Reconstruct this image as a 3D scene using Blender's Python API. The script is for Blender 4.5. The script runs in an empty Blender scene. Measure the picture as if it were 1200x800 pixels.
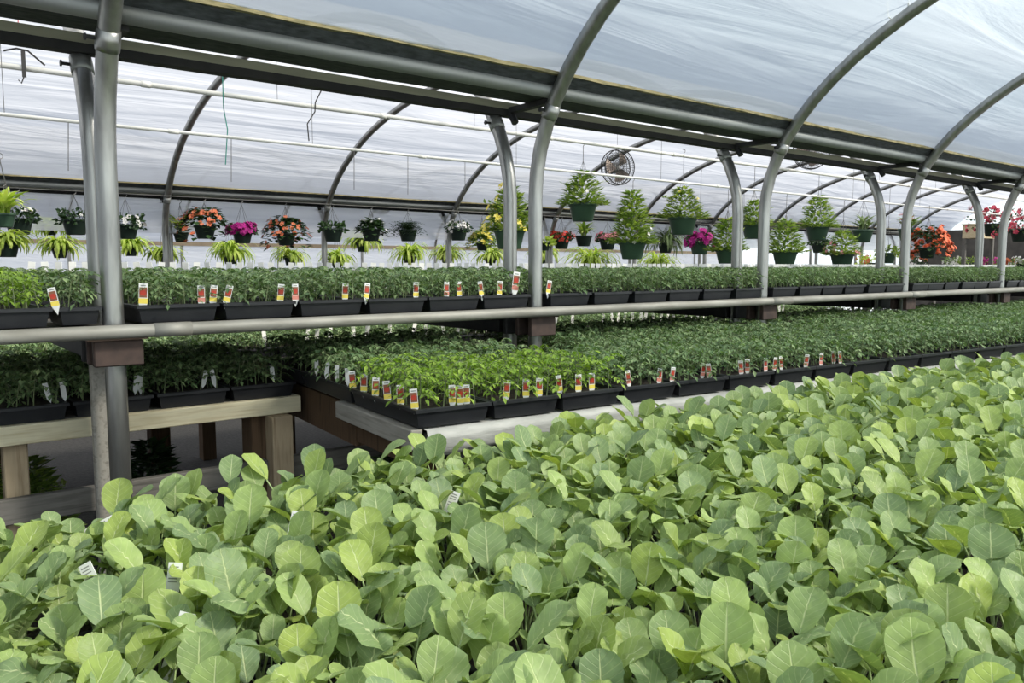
import bpy, bmesh, math, random
from mathutils import Vector, Matrix, Euler

random.seed(11)
R = random.random
U = random.uniform
PI = math.pi
SC = bpy.context.scene
COL = SC.collection
H = 1.35                       # height of the eye above the floor; z values below are written from the eye

# ------------------------------------------------------------------ camera
F_PX = 930.0
PITCH = math.atan(88 / F_PX)
ALPHA = math.atan((1775 - 600) * math.cos(PITCH) / F_PX)     # the gutter line (x axis) runs this far right of straight ahead
fh = Vector((math.cos(ALPHA), math.sin(ALPHA), 0))
CR = Vector((math.sin(ALPHA), -math.cos(ALPHA), 0))
CF = fh * math.cos(PITCH) - Vector((0, 0, math.sin(PITCH)))
CU = fh * math.sin(PITCH) + Vector((0, 0, math.cos(PITCH)))
cam_d = bpy.data.cameras.new('camera')
cam_d.sensor_width = 36.0
cam_d.lens = 36.0 * F_PX / 1200
cam_d.clip_start = 0.02
cam_d.clip_end = 200
cam = bpy.data.objects.new('camera', cam_d)
COL.objects.link(cam)
m3 = Matrix((CR, CU, -CF)).transposed()
cam.matrix_world = Matrix.Translation((0, 0, H)) @ m3.to_4x4()
SC.camera = cam


def ray(px, py):
    return CF + CR * ((px - 600) / F_PX) + CU * ((400 - py) / F_PX)


def on_y(px, py, y):
    d = ray(px, py)
    p = d * (y / d.y)
    return Vector((p.x, p.y, p.z + H))


def on_z(px, py, zrel):
    d = ray(px, py)
    p = d * (zrel / d.z)
    return Vector((p.x, p.y, p.z + H))


def pix(p):
    q = Vector((p[0], p[1], p[2] - H))
    d = q.dot(CF)
    if d < 0.05:
        return (-9999, -9999, d)
    return (600 + F_PX * q.dot(CR) / d, 400 - F_PX * q.dot(CU) / d, d)


# ------------------------------------------------------------------ materials
def new_mat(name):
    m = bpy.data.materials.new(name)
    m.use_nodes = True
    nt = m.node_tree
    nt.nodes.clear()
    out = nt.nodes.new('ShaderNodeOutputMaterial')
    return m, nt, out


def N(nt, typ, **kw):
    n = nt.nodes.new(typ)
    for k, v in kw.items():
        setattr(n, k, v)
    return n


def ramp(nt, fac, stops):
    r = N(nt, 'ShaderNodeValToRGB')
    el = r.color_ramp.elements
    el[0].position, el[0].color = stops[0][0], (*stops[0][1], 1)
    el[1].position, el[1].color = stops[-1][0], (*stops[-1][1], 1)
    for p, c in stops[1:-1]:
        e = el.new(p)
        e.color = (*c, 1)
    nt.links.new(fac, r.inputs[0])
    return r.outputs[0]


def noise(nt, scale, detail=3, coord='Object', stretch=(1, 1, 1)):
    tc = N(nt, 'ShaderNodeTexCoord')
    mp = N(nt, 'ShaderNodeMapping')
    mp.inputs['Scale'].default_value = stretch
    nt.links.new(tc.outputs[coord], mp.inputs[0])
    n = N(nt, 'ShaderNodeTexNoise')
    n.inputs['Scale'].default_value = scale
    n.inputs['Detail'].default_value = detail
    nt.links.new(mp.outputs[0], n.inputs['Vector'])
    return n.outputs['Fac']


def plain(name, c1, c2=None, rough=0.6, metal=0.0, scale=20, stretch=(1, 1, 1), bump=0.0, spec=0.4):
    m, nt, out = new_mat(name)
    b = N(nt, 'ShaderNodeBsdfPrincipled')
    b.inputs['Roughness'].default_value = rough
    b.inputs['Metallic'].default_value = metal
    b.inputs['Specular IOR Level'].default_value = spec
    f = noise(nt, scale, 4, 'Object', stretch)
    c2 = c2 or tuple(x * 0.75 for x in c1)
    nt.links.new(ramp(nt, f, [(0.3, c1), (0.7, c2)]), b.inputs['Base Color'])
    if bump:
        bp = N(nt, 'ShaderNodeBump')
        bp.inputs['Strength'].default_value = bump
        bp.inputs['Distance'].default_value = 0.01
        nt.links.new(f, bp.inputs['Height'])
        nt.links.new(bp.outputs[0], b.inputs['Normal'])
    nt.links.new(b.outputs[0], out.inputs[0])
    return m


def leaf_mat(name, stops, trans, tmix=0.3, rough=0.55, veins=None, spec=0.35):
    """a leaf: each leaf takes its own tone from stops; light comes through the blade; veins follow the leaf's uv"""
    m, nt, out = new_mat(name)
    geo = N(nt, 'ShaderNodeNewGeometry')
    oi = N(nt, 'ShaderNodeObjectInfo')
    ad = N(nt, 'ShaderNodeMath', operation='ADD')
    nt.links.new(geo.outputs['Random Per Island'], ad.inputs[0])
    nt.links.new(oi.outputs['Random'], ad.inputs[1])
    fr = N(nt, 'ShaderNodeMath', operation='FRACT')
    nt.links.new(ad.outputs[0], fr.inputs[0])
    col = ramp(nt, fr.outputs[0], stops)
    hsv = N(nt, 'ShaderNodeHueSaturation')
    mr = N(nt, 'ShaderNodeMapRange')
    mr.inputs['To Min'].default_value = 0.86
    mr.inputs['To Max'].default_value = 1.14
    nt.links.new(oi.outputs['Random'], mr.inputs['Value'])
    nt.links.new(mr.outputs[0], hsv.inputs['Value'])
    nt.links.new(col, hsv.inputs['Color'])
    col = hsv.outputs[0]
    b = N(nt, 'ShaderNodeBsdfPrincipled')
    b.inputs['Roughness'].default_value = rough
    b.inputs['Specular IOR Level'].default_value = spec
    if veins:
        tc = N(nt, 'ShaderNodeTexCoord')
        sp = N(nt, 'ShaderNodeSeparateXYZ')
        nt.links.new(tc.outputs['UV'], sp.inputs[0])

        def M(op, a, b_=None, c_=None):
            n = N(nt, 'ShaderNodeMath', operation=op)
            for i, v in enumerate((a, b_, c_)):
                if v is None:
                    continue
                if isinstance(v, (int, float)):
                    n.inputs[i].default_value = v
                else:
                    nt.links.new(v, n.inputs[i])
            return n.outputs[0]
        au = M('ABSOLUTE', M('SUBTRACT', sp.outputs[0], 0.5))          # 0 at midrib .. 0.5 at edge
        wid = M('MULTIPLY_ADD', sp.outputs[1], -0.035, 0.05)
        mid = M('SUBTRACT', 1.0, M('SMOOTH_MIN', M('DIVIDE', au, wid), 1.0, 0.1))
        ph = M('FRACT', M('MULTIPLY', M('SUBTRACT', sp.outputs[1], M('MULTIPLY', au, 0.55)), 7.0))
        side = M('SUBTRACT', 1.0, M('MINIMUM', M('MULTIPLY', M('ABSOLUTE', M('SUBTRACT', ph, 0.5)), 9.0), 1.0))
        nz = N(nt, 'ShaderNodeTexNoise')
        nz.inputs['Scale'].default_value = 60
        nt.links.new(tc.outputs['Object'], nz.inputs['Vector'])
        v = M('MAXIMUM', mid, M('MULTIPLY', side, 0.26))
        mx = N(nt, 'ShaderNodeMix', data_type='RGBA')
        nt.links.new(M('MULTIPLY', v, 0.85), mx.inputs['Factor'])
        nt.links.new(col, mx.inputs['A'])
        mx.inputs['B'].default_value = (*veins, 1)
        m2 = N(nt, 'ShaderNodeMix', data_type='RGBA', blend_type='MULTIPLY')
        m2.inputs['Factor'].default_value = 0.6
        nt.links.new(mx.outputs['Result'], m2.inputs['A'])
        nt.links.new(ramp(nt, nz.outputs['Fac'], [(0.3, (0.72, 0.74, 0.78)), (0.7, (1.08, 1.08, 1.0))]), m2.inputs['B'])
        col = m2.outputs['Result']
        bp = N(nt, 'ShaderNodeBump')
        bp.inputs['Strength'].default_value = 0.35
        bp.inputs['Distance'].default_value = 0.004
        nt.links.new(M('ADD', M('MULTIPLY', v, -0.8), nz.outputs['Fac']), bp.inputs['Height'])
        nt.links.new(bp.outputs[0], b.inputs['Normal'])
    nt.links.new(col, b.inputs['Base Color'])
    t = N(nt, 'ShaderNodeBsdfTranslucent')
    tm = N(nt, 'ShaderNodeMix', data_type='RGBA', blend_type='MULTIPLY')
    tm.inputs['Factor'].default_value = 1.0
    nt.links.new(col, tm.inputs['A'])
    tm.inputs['B'].default_value = (*trans, 1)
    nt.links.new(tm.outputs['Result'], t.inputs['Color'])
    mix = N(nt, 'ShaderNodeMixShader')
    mix.inputs[0].default_value = tmix
    nt.links.new(b.outputs[0], mix.inputs[1])
    nt.links.new(t.outputs[0], mix.inputs[2])
    nt.links.new(mix.outputs[0], out.inputs[0])
    return m


def film_mat(name, clear, wr=(0.35, 3.2), strength=0.5, lo=(0.66, 0.70, 0.79), hi=(0.88, 0.90, 0.96)):
    """milky greenhouse film: part of the light goes straight through, the rest is scattered forward"""
    m, nt, out = new_mat(name)
    tc = N(nt, 'ShaderNodeTexCoord')
    mp = N(nt, 'ShaderNodeMapping')
    mp.inputs['Scale'].default_value = (wr[0], wr[1], 1)
    mp.inputs['Rotation'].default_value = (0, 0, 0.12)
    nt.links.new(tc.outputs['UV'], mp.inputs[0])
    n1 = N(nt, 'ShaderNodeTexNoise')
    n1.inputs['Scale'].default_value = 1.6
    n1.inputs['Detail'].default_value = 5
    n1.inputs['Distortion'].default_value = 1.1
    nt.links.new(mp.outputs[0], n1.inputs['Vector'])
    n2 = N(nt, 'ShaderNodeTexNoise')
    n2.inputs['Scale'].default_value = 0.7
    n2.inputs['Detail'].default_value = 2
    nt.links.new(tc.outputs['UV'], n2.inputs['Vector'])
    bp = N(nt, 'ShaderNodeBump')
    bp.inputs['Strength'].default_value = strength
    bp.inputs['Distance'].default_value = 0.12
    nt.links.new(n1.outputs['Fac'], bp.inputs['Height'])
    t = N(nt, 'ShaderNodeBsdfTranslucent')
    nt.links.new(ramp(nt, n1.outputs['Fac'], [(0.3, lo), (0.62, hi)]), t.inputs['Color'])
    nt.links.new(bp.outputs[0], t.inputs['Normal'])
    d = N(nt, 'ShaderNodeBsdfPrincipled')
    d.inputs['Base Color'].default_value = (0.85, 0.87, 0.92, 1)
    d.inputs['Roughness'].default_value = 0.35
    nt.links.new(bp.outputs[0], d.inputs['Normal'])
    m1 = N(nt, 'ShaderNodeMixShader')
    m1.inputs[0].default_value = 0.22
    nt.links.new(t.outputs[0], m1.inputs[1])
    nt.links.new(d.outputs[0], m1.inputs[2])
    tr = N(nt, 'ShaderNodeBsdfTransparent')
    tr.inputs[0].default_value = (0.97, 0.98, 1, 1)
    m2 = N(nt, 'ShaderNodeMixShader')
    m2.inputs[0].default_value = clear
    nt.links.new(m1.outputs[0], m2.inputs[1])
    nt.links.new(tr.outputs[0], m2.inputs[2])
    nt.links.new(m2.outputs[0], out.inputs[0])
    return m


def wood_mat(name, c1, c2, axis=0, rough=0.8):
    st = [14, 14, 14]
    st[axis] = 0.9
    m, nt, out = new_mat(name)
    b = N(nt, 'ShaderNodeBsdfPrincipled')
    b.inputs['Roughness'].default_value = rough
    b.inputs['Specular IOR Level'].default_value = 0.2
    f = noise(nt, 5, 6, 'Object', st)
    c = ramp(nt, f, [(0.28, c2), (0.5, c1), (0.75, tuple(x * 0.86 for x in c1))])
    g = noise(nt, 6, 3, 'Object')
    mx = N(nt, 'ShaderNodeMix', data_type='RGBA', blend_type='MULTIPLY')
    mx.inputs['Factor'].default_value = 0.7
    nt.links.new(c, mx.inputs['A'])
    nt.links.new(ramp(nt, g, [(0.3, (0.75, 0.74, 0.72)), (0.65, (1.05, 1.05, 1.05))]), mx.inputs['B'])
    nt.links.new(mx.outputs['Result'], b.inputs['Base Color'])
    bp = N(nt, 'ShaderNodeBump')
    bp.inputs['Strength'].default_value = 0.25
    bp.inputs['Distance'].default_value = 0.004
    nt.links.new(f, bp.inputs['Height'])
    nt.links.new(bp.outputs[0], b.inputs['Normal'])
    nt.links.new(b.outputs[0], out.inputs[0])
    return m


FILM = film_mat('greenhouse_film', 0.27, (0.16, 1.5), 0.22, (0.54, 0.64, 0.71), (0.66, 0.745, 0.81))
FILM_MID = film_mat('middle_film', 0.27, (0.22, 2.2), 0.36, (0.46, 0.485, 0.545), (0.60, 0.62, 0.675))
FILM_SIDE = film_mat('side_film', 0.40, (0.5, 2.5), 0.4, (0.85, 0.85, 0.87), (0.95, 0.95, 0.96))
STEEL = plain('galvanised_steel', (0.40, 0.40, 0.38), (0.25, 0.25, 0.24), 0.34, 0.85, 9, (3, 3, 0.5), 0.05)
WORN_PIPE = plain('worn_pipe', (0.36, 0.35, 0.315), (0.22, 0.21, 0.18), 0.6, 0.25, 7, (0.6, 3, 3), 0.1)
GREY_TUBE = plain('grey_tube', (0.30, 0.31, 0.30), (0.22, 0.23, 0.22), 0.5, 0.5, 6, (0.3, 4, 4))
GUTTER = plain('gutter_sheet', (0.075, 0.082, 0.088), (0.03, 0.034, 0.034), 0.75, 0.2, 22, (1, 3, 3), 0.3)
MOSS = plain('mossy_lip', (0.33, 0.28, 0.15), (0.13, 0.12, 0.06), 0.9, 0, 30, (0.6, 2, 2), 0.4)
OLIVE = plain('weathered_rail', (0.36, 0.35, 0.25), (0.24, 0.235, 0.17), 0.8, 0.1, 9, (0.3, 3, 3))
DARKRAIL = plain('dark_rail', (0.035, 0.034, 0.032), (0.02, 0.02, 0.02), 0.8, 0.1, 9)
RUST = plain('rusty_brown_paint', (0.085, 0.055, 0.045), (0.05, 0.035, 0.03), 0.75, 0.1, 25)
BLACKIRON = plain('black_iron', (0.025, 0.025, 0.026), (0.04, 0.04, 0.04), 0.6, 0.3, 20)
PIPE_W = plain('white_pipe', (0.80, 0.80, 0.76), (0.68, 0.68, 0.63), 0.4, 0, 6, (0.3, 1, 1))
PALE_WOOD = wood_mat('pale_timber', (0.72, 0.66, 0.47), (0.55, 0.47, 0.30), 0)
GREY_WOOD = wood_mat('weathered_timber', (0.34, 0.32, 0.28), (0.20, 0.185, 0.16), 1)
GREY_WOOD_X = wood_mat('weathered_rail_timber', (0.17, 0.16, 0.145), (0.09, 0.085, 0.075), 0)
POST_WOOD = wood_mat('post_timber', (0.42, 0.33, 0.22), (0.24, 0.17, 0.10), 2)
BROWN_WOOD = wood_mat('dark_post_timber', (0.12, 0.075, 0.045), (0.06, 0.036, 0.02), 2)
LEDGE_WOOD = plain('ledge_timber', (0.28, 0.23, 0.16), (0.18, 0.14, 0.10), 0.9, 0, 4)
SHEETING = plain('grey_plastic_sheet', (0.46, 0.46, 0.43), (0.33, 0.33, 0.31), 0.55, 0, 12, (1, 2, 4), 0.5)
TRAY_BLK = plain('black_tray_plastic', (0.012, 0.013, 0.016), (0.018, 0.019, 0.022), 0.45, 0, 14)
SOIL = plain('potting_soil', (0.045, 0.032, 0.022), (0.014, 0.010, 0.008), 0.95, 0, 120, (1, 1, 1), 0.6)
GRAVEL = plain('gravel', (0.055, 0.052, 0.047), (0.026, 0.024, 0.022), 0.95, 0, 45, (1, 1, 1), 0.6)
OUT_BOUNCE = plain('outside_bounce_ground', (0.56, 0.55, 0.53), (0.46, 0.45, 0.43), 0.95, 0, 3)  # unseen ground outside, made pale to bounce sunlight into the side curtain
POT_GRN = plain('green_pot', (0.040, 0.082, 0.052), (0.050, 0.098, 0.062), 0.42, 0, 8)
POT_DRK = plain('dark_pot', (0.014, 0.028, 0.020), (0.02, 0.035, 0.026), 0.5, 0, 8)
WIRE = plain('hanger_wire', (0.16, 0.16, 0.15), (0.10, 0.10, 0.10), 0.5, 0.5, 10)
WHITE_TAG = plain('white_tag', (0.83, 0.83, 0.80), (0.74, 0.74, 0.72), 0.5, 0, 20)
INK = plain('print_ink', (0.30, 0.30, 0.30), (0.2, 0.2, 0.2), 0.6, 0, 20)
TAG_RED = plain('tomato_print', (0.62, 0.06, 0.025), (0.35, 0.03, 0.02), 0.45, 0, 60)
TAG_DARK = plain('picture_print', (0.20, 0.10, 0.05), (0.30, 0.08, 0.04), 0.45, 0, 60)
TAG_YEL = plain('yellow_print', (0.85, 0.68, 0.10), (0.80, 0.62, 0.12), 0.5, 0, 20)
TAG_PINK = plain('pink_print', (0.70, 0.28, 0.22), (0.62, 0.2, 0.16), 0.5, 0, 30)
CRATE = wood_mat('crate_timber', (0.66, 0.55, 0.36), (0.5, 0.38, 0.22), 0)
SHED = plain('dark_partition', (0.16, 0.145, 0.125), (0.07, 0.065, 0.06), 0.9, 0, 3, (6, 1, 1))
CABLE = plain('black_cable', (0.02, 0.02, 0.02), (0.03, 0.03, 0.03), 0.5)
GREENTWINE = plain('green_twine', (0.05, 0.25, 0.20), None, 0.8)
REDTWINE = plain('red_twine', (0.7, 0.12, 0.10), None, 0.8)
BLADE = plain('fan_blade', (0.20, 0.16, 0.14), (0.30, 0.24, 0.2), 0.5, 0.3)

CAB = leaf_mat('cabbage_leaf', [(0.0, (0.225, 0.320, 0.150)), (0.4, (0.285, 0.385, 0.150)), (0.75, (0.345, 0.45, 0.145)), (1.0, (0.43, 0.535, 0.125))],
               (1.1, 1.15, 0.5), 0.26, 0.45, (0.70, 0.76, 0.42))
CAB_STEM = plain('cabbage_stem', (0.40, 0.50, 0.24), (0.30, 0.40, 0.16), 0.5, 0, 40)
TOM = leaf_mat('tomato_leaf', [(0.0, (0.085, 0.150, 0.066)), (0.5, (0.145, 0.225, 0.095)), (1.0, (0.25, 0.335, 0.155))], (1.2, 1.5, 0.6), 0.22, 0.55)
TOM_L = leaf_mat('light_tomato_leaf', [(0.0, (0.16, 0.275, 0.035)), (0.5, (0.21, 0.335, 0.045)), (1.0, (0.29, 0.41, 0.06))], (1.2, 1.4, 0.5), 0.3, 0.55)
TOM_STEM = plain('tomato_stem', (0.18, 0.22, 0.10), (0.12, 0.16, 0.07), 0.6, 0, 30)
SPID = leaf_mat('chartreuse_leaf', [(0.0, (0.28, 0.40, 0.06)), (0.5, (0.42, 0.54, 0.09)), (1.0, (0.60, 0.68, 0.20))], (1.2, 1.3, 0.5), 0.35, 0.5)
BUSH = leaf_mat('mid_green_leaf', [(0.0, (0.13, 0.22, 0.05)), (0.5, (0.23, 0.34, 0.08)), (1.0, (0.42, 0.50, 0.14))], (1.2, 1.3, 0.5), 0.3, 0.45)
DKGR = leaf_mat('dark_green_leaf', [(0.0, (0.020, 0.05, 0.02)), (0.5, (0.035, 0.075, 0.028)), (1.0, (0.06, 0.12, 0.04))], (1.2, 1.4, 0.5), 0.2, 0.45)
GREYGR = leaf_mat('grey_green_leaf', [(0.0, (0.14, 0.22, 0.09)), (1.0, (0.30, 0.38, 0.18))], (1.1, 1.2, 0.6), 0.25, 0.5)


def petal(name, c1, c2):
    return leaf_mat(name, [(0.0, c1), (1.0, c2)], (1.2, 1.1, 1.1), 0.25, 0.6)


P_WHITE = petal('white_petal', (0.80, 0.80, 0.76), (0.9, 0.88, 0.85))
P_ORANGE = petal('coral_petal', (0.75, 0.16, 0.07), (0.85, 0.30, 0.15))
P_RED = petal('red_petal', (0.55, 0.03, 0.03), (0.75, 0.10, 0.06))
P_MAG = petal('magenta_petal', (0.32, 0.01, 0.16), (0.55, 0.03, 0.30))
P_PINK = petal('pink_petal', (0.75, 0.20, 0.30), (0.85, 0.40, 0.42))
P_YEL = petal('yellow_petal', (0.85, 0.70, 0.06), (0.9, 0.8, 0.25))
P_CRIM = petal('crimson_petal', (0.50, 0.04, 0.10), (0.70, 0.12, 0.16))


# ------------------------------------------------------------------ mesh helpers
class MB:
    def __init__(self):
        self.v, self.f, self.m, self.uv = [], [], [], []

    def add(self, vs, fs, mi=0, uvs=None):
        b = len(self.v)
        self.v.extend([tuple(p) for p in vs])
        for f in fs:
            self.f.append(tuple(b + i for i in f))
            self.m.append(mi)
            self.uv.append([uvs[i] for i in f] if uvs else None)
        return self

    def merge(self, o, mat=None, mi=0):
        """another MB's faces, moved by a matrix"""
        b = len(self.v)
        if mat is None:
            self.v.extend(o.v)
        else:
            self.v.extend([tuple(mat @ Vector(p)) for p in o.v])
        for f, m_, u in zip(o.f, o.m, o.uv):
            self.f.append(tuple(b + i for i in f))
            self.m.append(m_ + mi)
            self.uv.append(u)
        return self

    def box(self, x0, x1, y0, y1, z0, z1, mi=0):
        vs = [(x0, y0, z0), (x1, y0, z0), (x1, y1, z0), (x0, y1, z0), (x0, y0, z1), (x1, y0, z1), (x1, y1, z1), (x0, y1, z1)]
        return self.add(vs, [(0, 3, 2, 1), (4, 5, 6, 7), (0, 1, 5, 4), (1, 2, 6, 5), (2, 3, 7, 6), (3, 0, 4, 7)], mi)

    def tube(self, pts, r, n=8, mi=0, caps=True):
        pts = [Vector(p) for p in pts]
        k = len(pts)
        rs = r if isinstance(r, (list, tuple)) else [r] * k
        vs, fs = [], []
        prev = None
        for i, p in enumerate(pts):
            t = (pts[min(i + 1, k - 1)] - pts[max(i - 1, 0)])
            if t.length < 1e-9:
                t = Vector((0, 0, 1))
            t.normalize()
            if prev is None:
                a = Vector((1, 0, 0)) if abs(t.x) < 0.9 else Vector((0, 1, 0))
            else:
                a = prev
            u = (a - t * a.dot(t))
            if u.length < 1e-6:
                u = t.orthogonal()
            u.normalize()
            prev = u
            w = t.cross(u)
            for j in range(n):
                an = 2 * PI * j / n
                vs.append(p + (u * math.cos(an) + w * math.sin(an)) * rs[i])
        for i in range(k - 1):
            for j in range(n):
                a, b = i * n + j, i * n + (j + 1) % n
                fs.append((a, b, b + n, a + n))
        if caps and n > 2:
            fs.append(tuple(reversed(range(n))))
            fs.append(tuple((k - 1) * n + j for j in range(n)))
        return self.add(vs, fs, mi)

    def lathe(self, prof, n=20, c=(0, 0, 0), mi=0):
        vs, fs = [], []
        for r, z in prof:
            for j in range(n):
                a = 2 * PI * j / n
                vs.append((c[0] + r * math.cos(a), c[1] + r * math.sin(a), c[2] + z))
        for i in range(len(prof) - 1):
            for j in range(n):
                a, b = i * n + j, i * n + (j + 1) % n
                fs.append((a, b, b + n, a + n))
        return self.add(vs, fs, mi)

    def disc(self, c, r, z, n=16, mi=0):
        vs = [(c[0] + r * math.cos(2 * PI * j / n), c[1] + r * math.sin(2 * PI * j / n), z) for j in range(n)]
        return self.add(vs, [tuple(range(n))], mi)

    def leaf(self, base, d, nrm, L, W, mi=0, fold=0.25, droop=0.0):
        """small folded leaf: base, two side points, tip and a lowered midrib"""
        d = d.normalized()
        s = d.cross(nrm)
        if s.length < 1e-6:
            s = d.orthogonal()
        s.normalize()
        n = s.cross(d)
        b = base
        m = base + d * (L * 0.5) - n * (W * fold * 0.5)
        t = base + d * L - n * (L * droop)
        l = base + d * (L * 0.45) - s * (W * 0.5)
        r = base + d * (L * 0.45) + s * (W * 0.5)
        return self.add([b, r, t, l, m], [(0, 1, 4), (1, 2, 4), (2, 3, 4), (3, 0, 4)], mi)

    def strap(self, base, az, L, W, rise=0.5, mi=0, seg=5, sag=1.0):
        """arching strap leaf: rises, bends over and hangs"""
        vs, fs = [], []
        ang = rise
        p = Vector(base)
        o = Vector((math.cos(az), math.sin(az), 0))
        s = Vector((-math.sin(az), math.cos(az), 0))
        st = L / seg
        for i in range(seg + 1):
            t = i / seg
            w = W * (0.35 + 1.3 * t * (1 - t) * 1.6) * (1 if i < seg else 0.15)
            vs += [p - s * w * 0.5, p + s * w * 0.5]
            p = p + (o * math.cos(ang) + Vector((0, 0, math.sin(ang)))) * st
            ang -= sag * (1.0 / seg) * 2.4
        for i in range(seg):
            fs.append((2 * i, 2 * i + 1, 2 * i + 3, 2 * i + 2))
        return self.add(vs, fs, mi)

    def mesh(self, name, mats, smooth=False, bevel=0.0):
        me = bpy.data.meshes.new(name)
        me.from_pydata(self.v, [], self.f)
        for mt in (mats if isinstance(mats, (list, tuple)) else [mats]):
            me.materials.append(mt)
        me.polygons.foreach_set('material_index', self.m)
        if smooth:
            me.polygons.foreach_set('use_smooth', [True] * len(self.f))
        if any(u is not None for u in self.uv):
            ul = me.uv_layers.new(name='UVMap')
            flat = []
            for f, u in zip(self.f, self.uv):
                for i in range(len(f)):
                    flat.extend(u[i] if u else (0.5, 0.0))
            ul.data.foreach_set('uv', flat)
        if bevel:
            bm = bmesh.new()
            bm.from_mesh(me)
            bmesh.ops.bevel(bm, geom=bm.edges[:], offset=bevel, segments=1, affect='EDGES', profile=0.5)
            bm.to_mesh(me)
            bm.free()
        me.update()
        return me

    def build(self, name, mats, parent=None, smooth=False, bevel=0.0, loc=None):
        return link(name, self.mesh(name, mats, smooth, bevel), parent, loc)


def link(name, me, parent=None, loc=None):
    o = bpy.data.objects.new(name, me)
    COL.objects.link(o)
    if parent is not None:
        o.parent = parent
    if loc is not None:
        o.location = loc
    return o


def tag(o, label=None, cat=None, group=None, kind=None):
    if label:
        o['label'] = label
    if cat:
        o['category'] = cat
    if group:
        o['group'] = group
    if kind:
        o['kind'] = kind
    return o


def empty(name, loc=(0, 0, 0), rz=0.0):
    o = bpy.data.objects.new(name, None)
    COL.objects.link(o)
    o.location = loc
    o.rotation_euler = (0, 0, rz)
    return o


ORD = ['zeroth', 'first', 'second', 'third', 'fourth', 'fifth', 'sixth', 'seventh', 'eighth', 'ninth', 'tenth', 'eleventh', 'twelfth',
       'thirteenth', 'fourteenth', 'fifteenth', 'sixteenth', 'seventeenth', 'eighteenth', 'nineteenth', 'twentieth']
TENS = {20: 'twenty', 30: 'thirty', 40: 'forty', 50: 'fifty', 60: 'sixty', 70: 'seventy', 80: 'eighty', 90: 'ninety'}


def nth(n):
    if n <= 20:
        return ORD[n]
    if n >= 100:
        return 'hundredth' if n == 100 else 'hundred and ' + nth(n - 100)
    if n % 10 == 0:
        return TENS[n][:-1] + 'ieth'
    return TENS[n - n % 10] + '-' + ORD[n % 10]


# ------------------------------------------------------------------ setting: floor, roof film, side curtains
XA, XB = -3.4, 21.0
PX0, PITCHX = 0.60, 1.83                # first hoop in view, hoop spacing
E_A, E_B, E_Z = 2.86, 1.40, H + 0.32    # near arch: half span, rise, spring height
BAYS = [(0.02, 2.86), (6.05, 2.98), (12.20, 2.98)]      # centre y, half span

fl = MB()
fl.box(XA, XB, -2.95, 15.3, -0.1, 0.0)
tag(fl.build('floor', GRAVEL), kind='structure')
gr = MB()
gr.add([(-60, -50, -0.12), (80, -50, -0.12), (80, 70, -0.12), (-60, 70, -0.12)], [(0, 1, 2, 3)])
tag(gr.build('ground', OUT_BOUNCE), kind='structure')


def film_sheet(cy, a, za, name, off=0.045, z_from=None, mat=FILM):
    """the stretched film over one bay, from gutter lip to gutter lip, sagging a little between hoops"""
    nx, na = 170, 64
    A, B = a + off, E_B + off
    th0 = math.asin((z_from - E_Z) / B)
    vs, fs, uv = [], [], []
    for j in range(na + 1):
        th = th0 + (PI - 2 * th0) * j / na
        for i in range(nx + 1):
            x = XA + (XB - XA) * i / nx
            ph = ((x - PX0) / PITCHX) % 1.0
            s = -0.018 * math.sin(PI * ph) ** 2
            s += 0.006 * math.sin(x * 7.3 + j * 0.9) * math.sin(j * 0.55)
            rr = 1 + s / a
            vs.append((x, cy - A * rr * math.cos(th), E_Z + B * rr * math.sin(th)))
            uv.append((x, th * 2.4))
    for j in range(na):
        for i in range(nx):
            q = j * (nx + 1) + i
            fs.append((q, q + 1, q + nx + 2, q + nx + 1))
    m = MB()
    m.add(vs, fs, 0, uv)
    o = m.build(name, mat, smooth=True)
    return tag(o, kind='structure')


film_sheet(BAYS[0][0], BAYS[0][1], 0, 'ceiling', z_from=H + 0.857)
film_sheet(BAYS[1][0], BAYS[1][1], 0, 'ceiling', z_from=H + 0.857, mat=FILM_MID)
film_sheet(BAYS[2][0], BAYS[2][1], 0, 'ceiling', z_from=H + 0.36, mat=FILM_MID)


def curtain(x0, y0, x1, y1, z0, z1, name, mat):
    n = max(8, int(math.hypot(x1 - x0, y1 - y0) / 0.12))
    nz = 10
    dx, dy = (x1 - x0), (y1 - y0)
    L = math.hypot(dx, dy)
    nx, ny = -dy / L, dx / L
    vs, fs, uv = [], [], []
    for k in range(nz + 1):
        for i in range(n + 1):
            t = i / n
            w = 0.012 * math.sin(t * L * 9 + 0.6 * k) * math.sin(PI * k / nz)
            vs.append((x0 + dx * t + nx * w, y0 + dy * t + ny * w, z0 + (z1 - z0) * k / nz))
            uv.append((t * L, (z1 - z0) * k / nz * 2))
    for k in range(nz):
        for i in range(n):
            q = k * (n + 1) + i
            fs.append((q, q + 1, q + n + 2, q + n + 1))
    m = MB()
    m.add(vs, fs, 0, uv)
    return tag(m.build(name, mat, smooth=True), kind='structure')


FAR_Y = BAYS[2][0] + BAYS[2][1] + 0.04
curtain(XA, FAR_Y, XB, FAR_Y, 0.0, H + 0.40, 'wall_back', FILM_SIDE)
curtain(XA, -2.90, XB, -2.90, 0.0, H + 0.85, 'wall_front', FILM)


def gable(x, name):
    m = MB()
    for cy, a in BAYS:
        n = 24
        pts = [(x, cy - (a + 0.10), 0.0)]
        for j in range(n + 1):
            th = PI * j / n
            pts.append((x, cy - (a + 0.10) * math.cos(th), E_Z + (E_B + 0.045) * math.sin(th)))
        pts.append((x, cy + a + 0.10, 0.0))
        m.add(pts, [tuple(range(len(pts)))], 0, [(p[1], p[2]) for p in pts])
    return tag(m.build(name, FILM), kind='structure')


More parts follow.
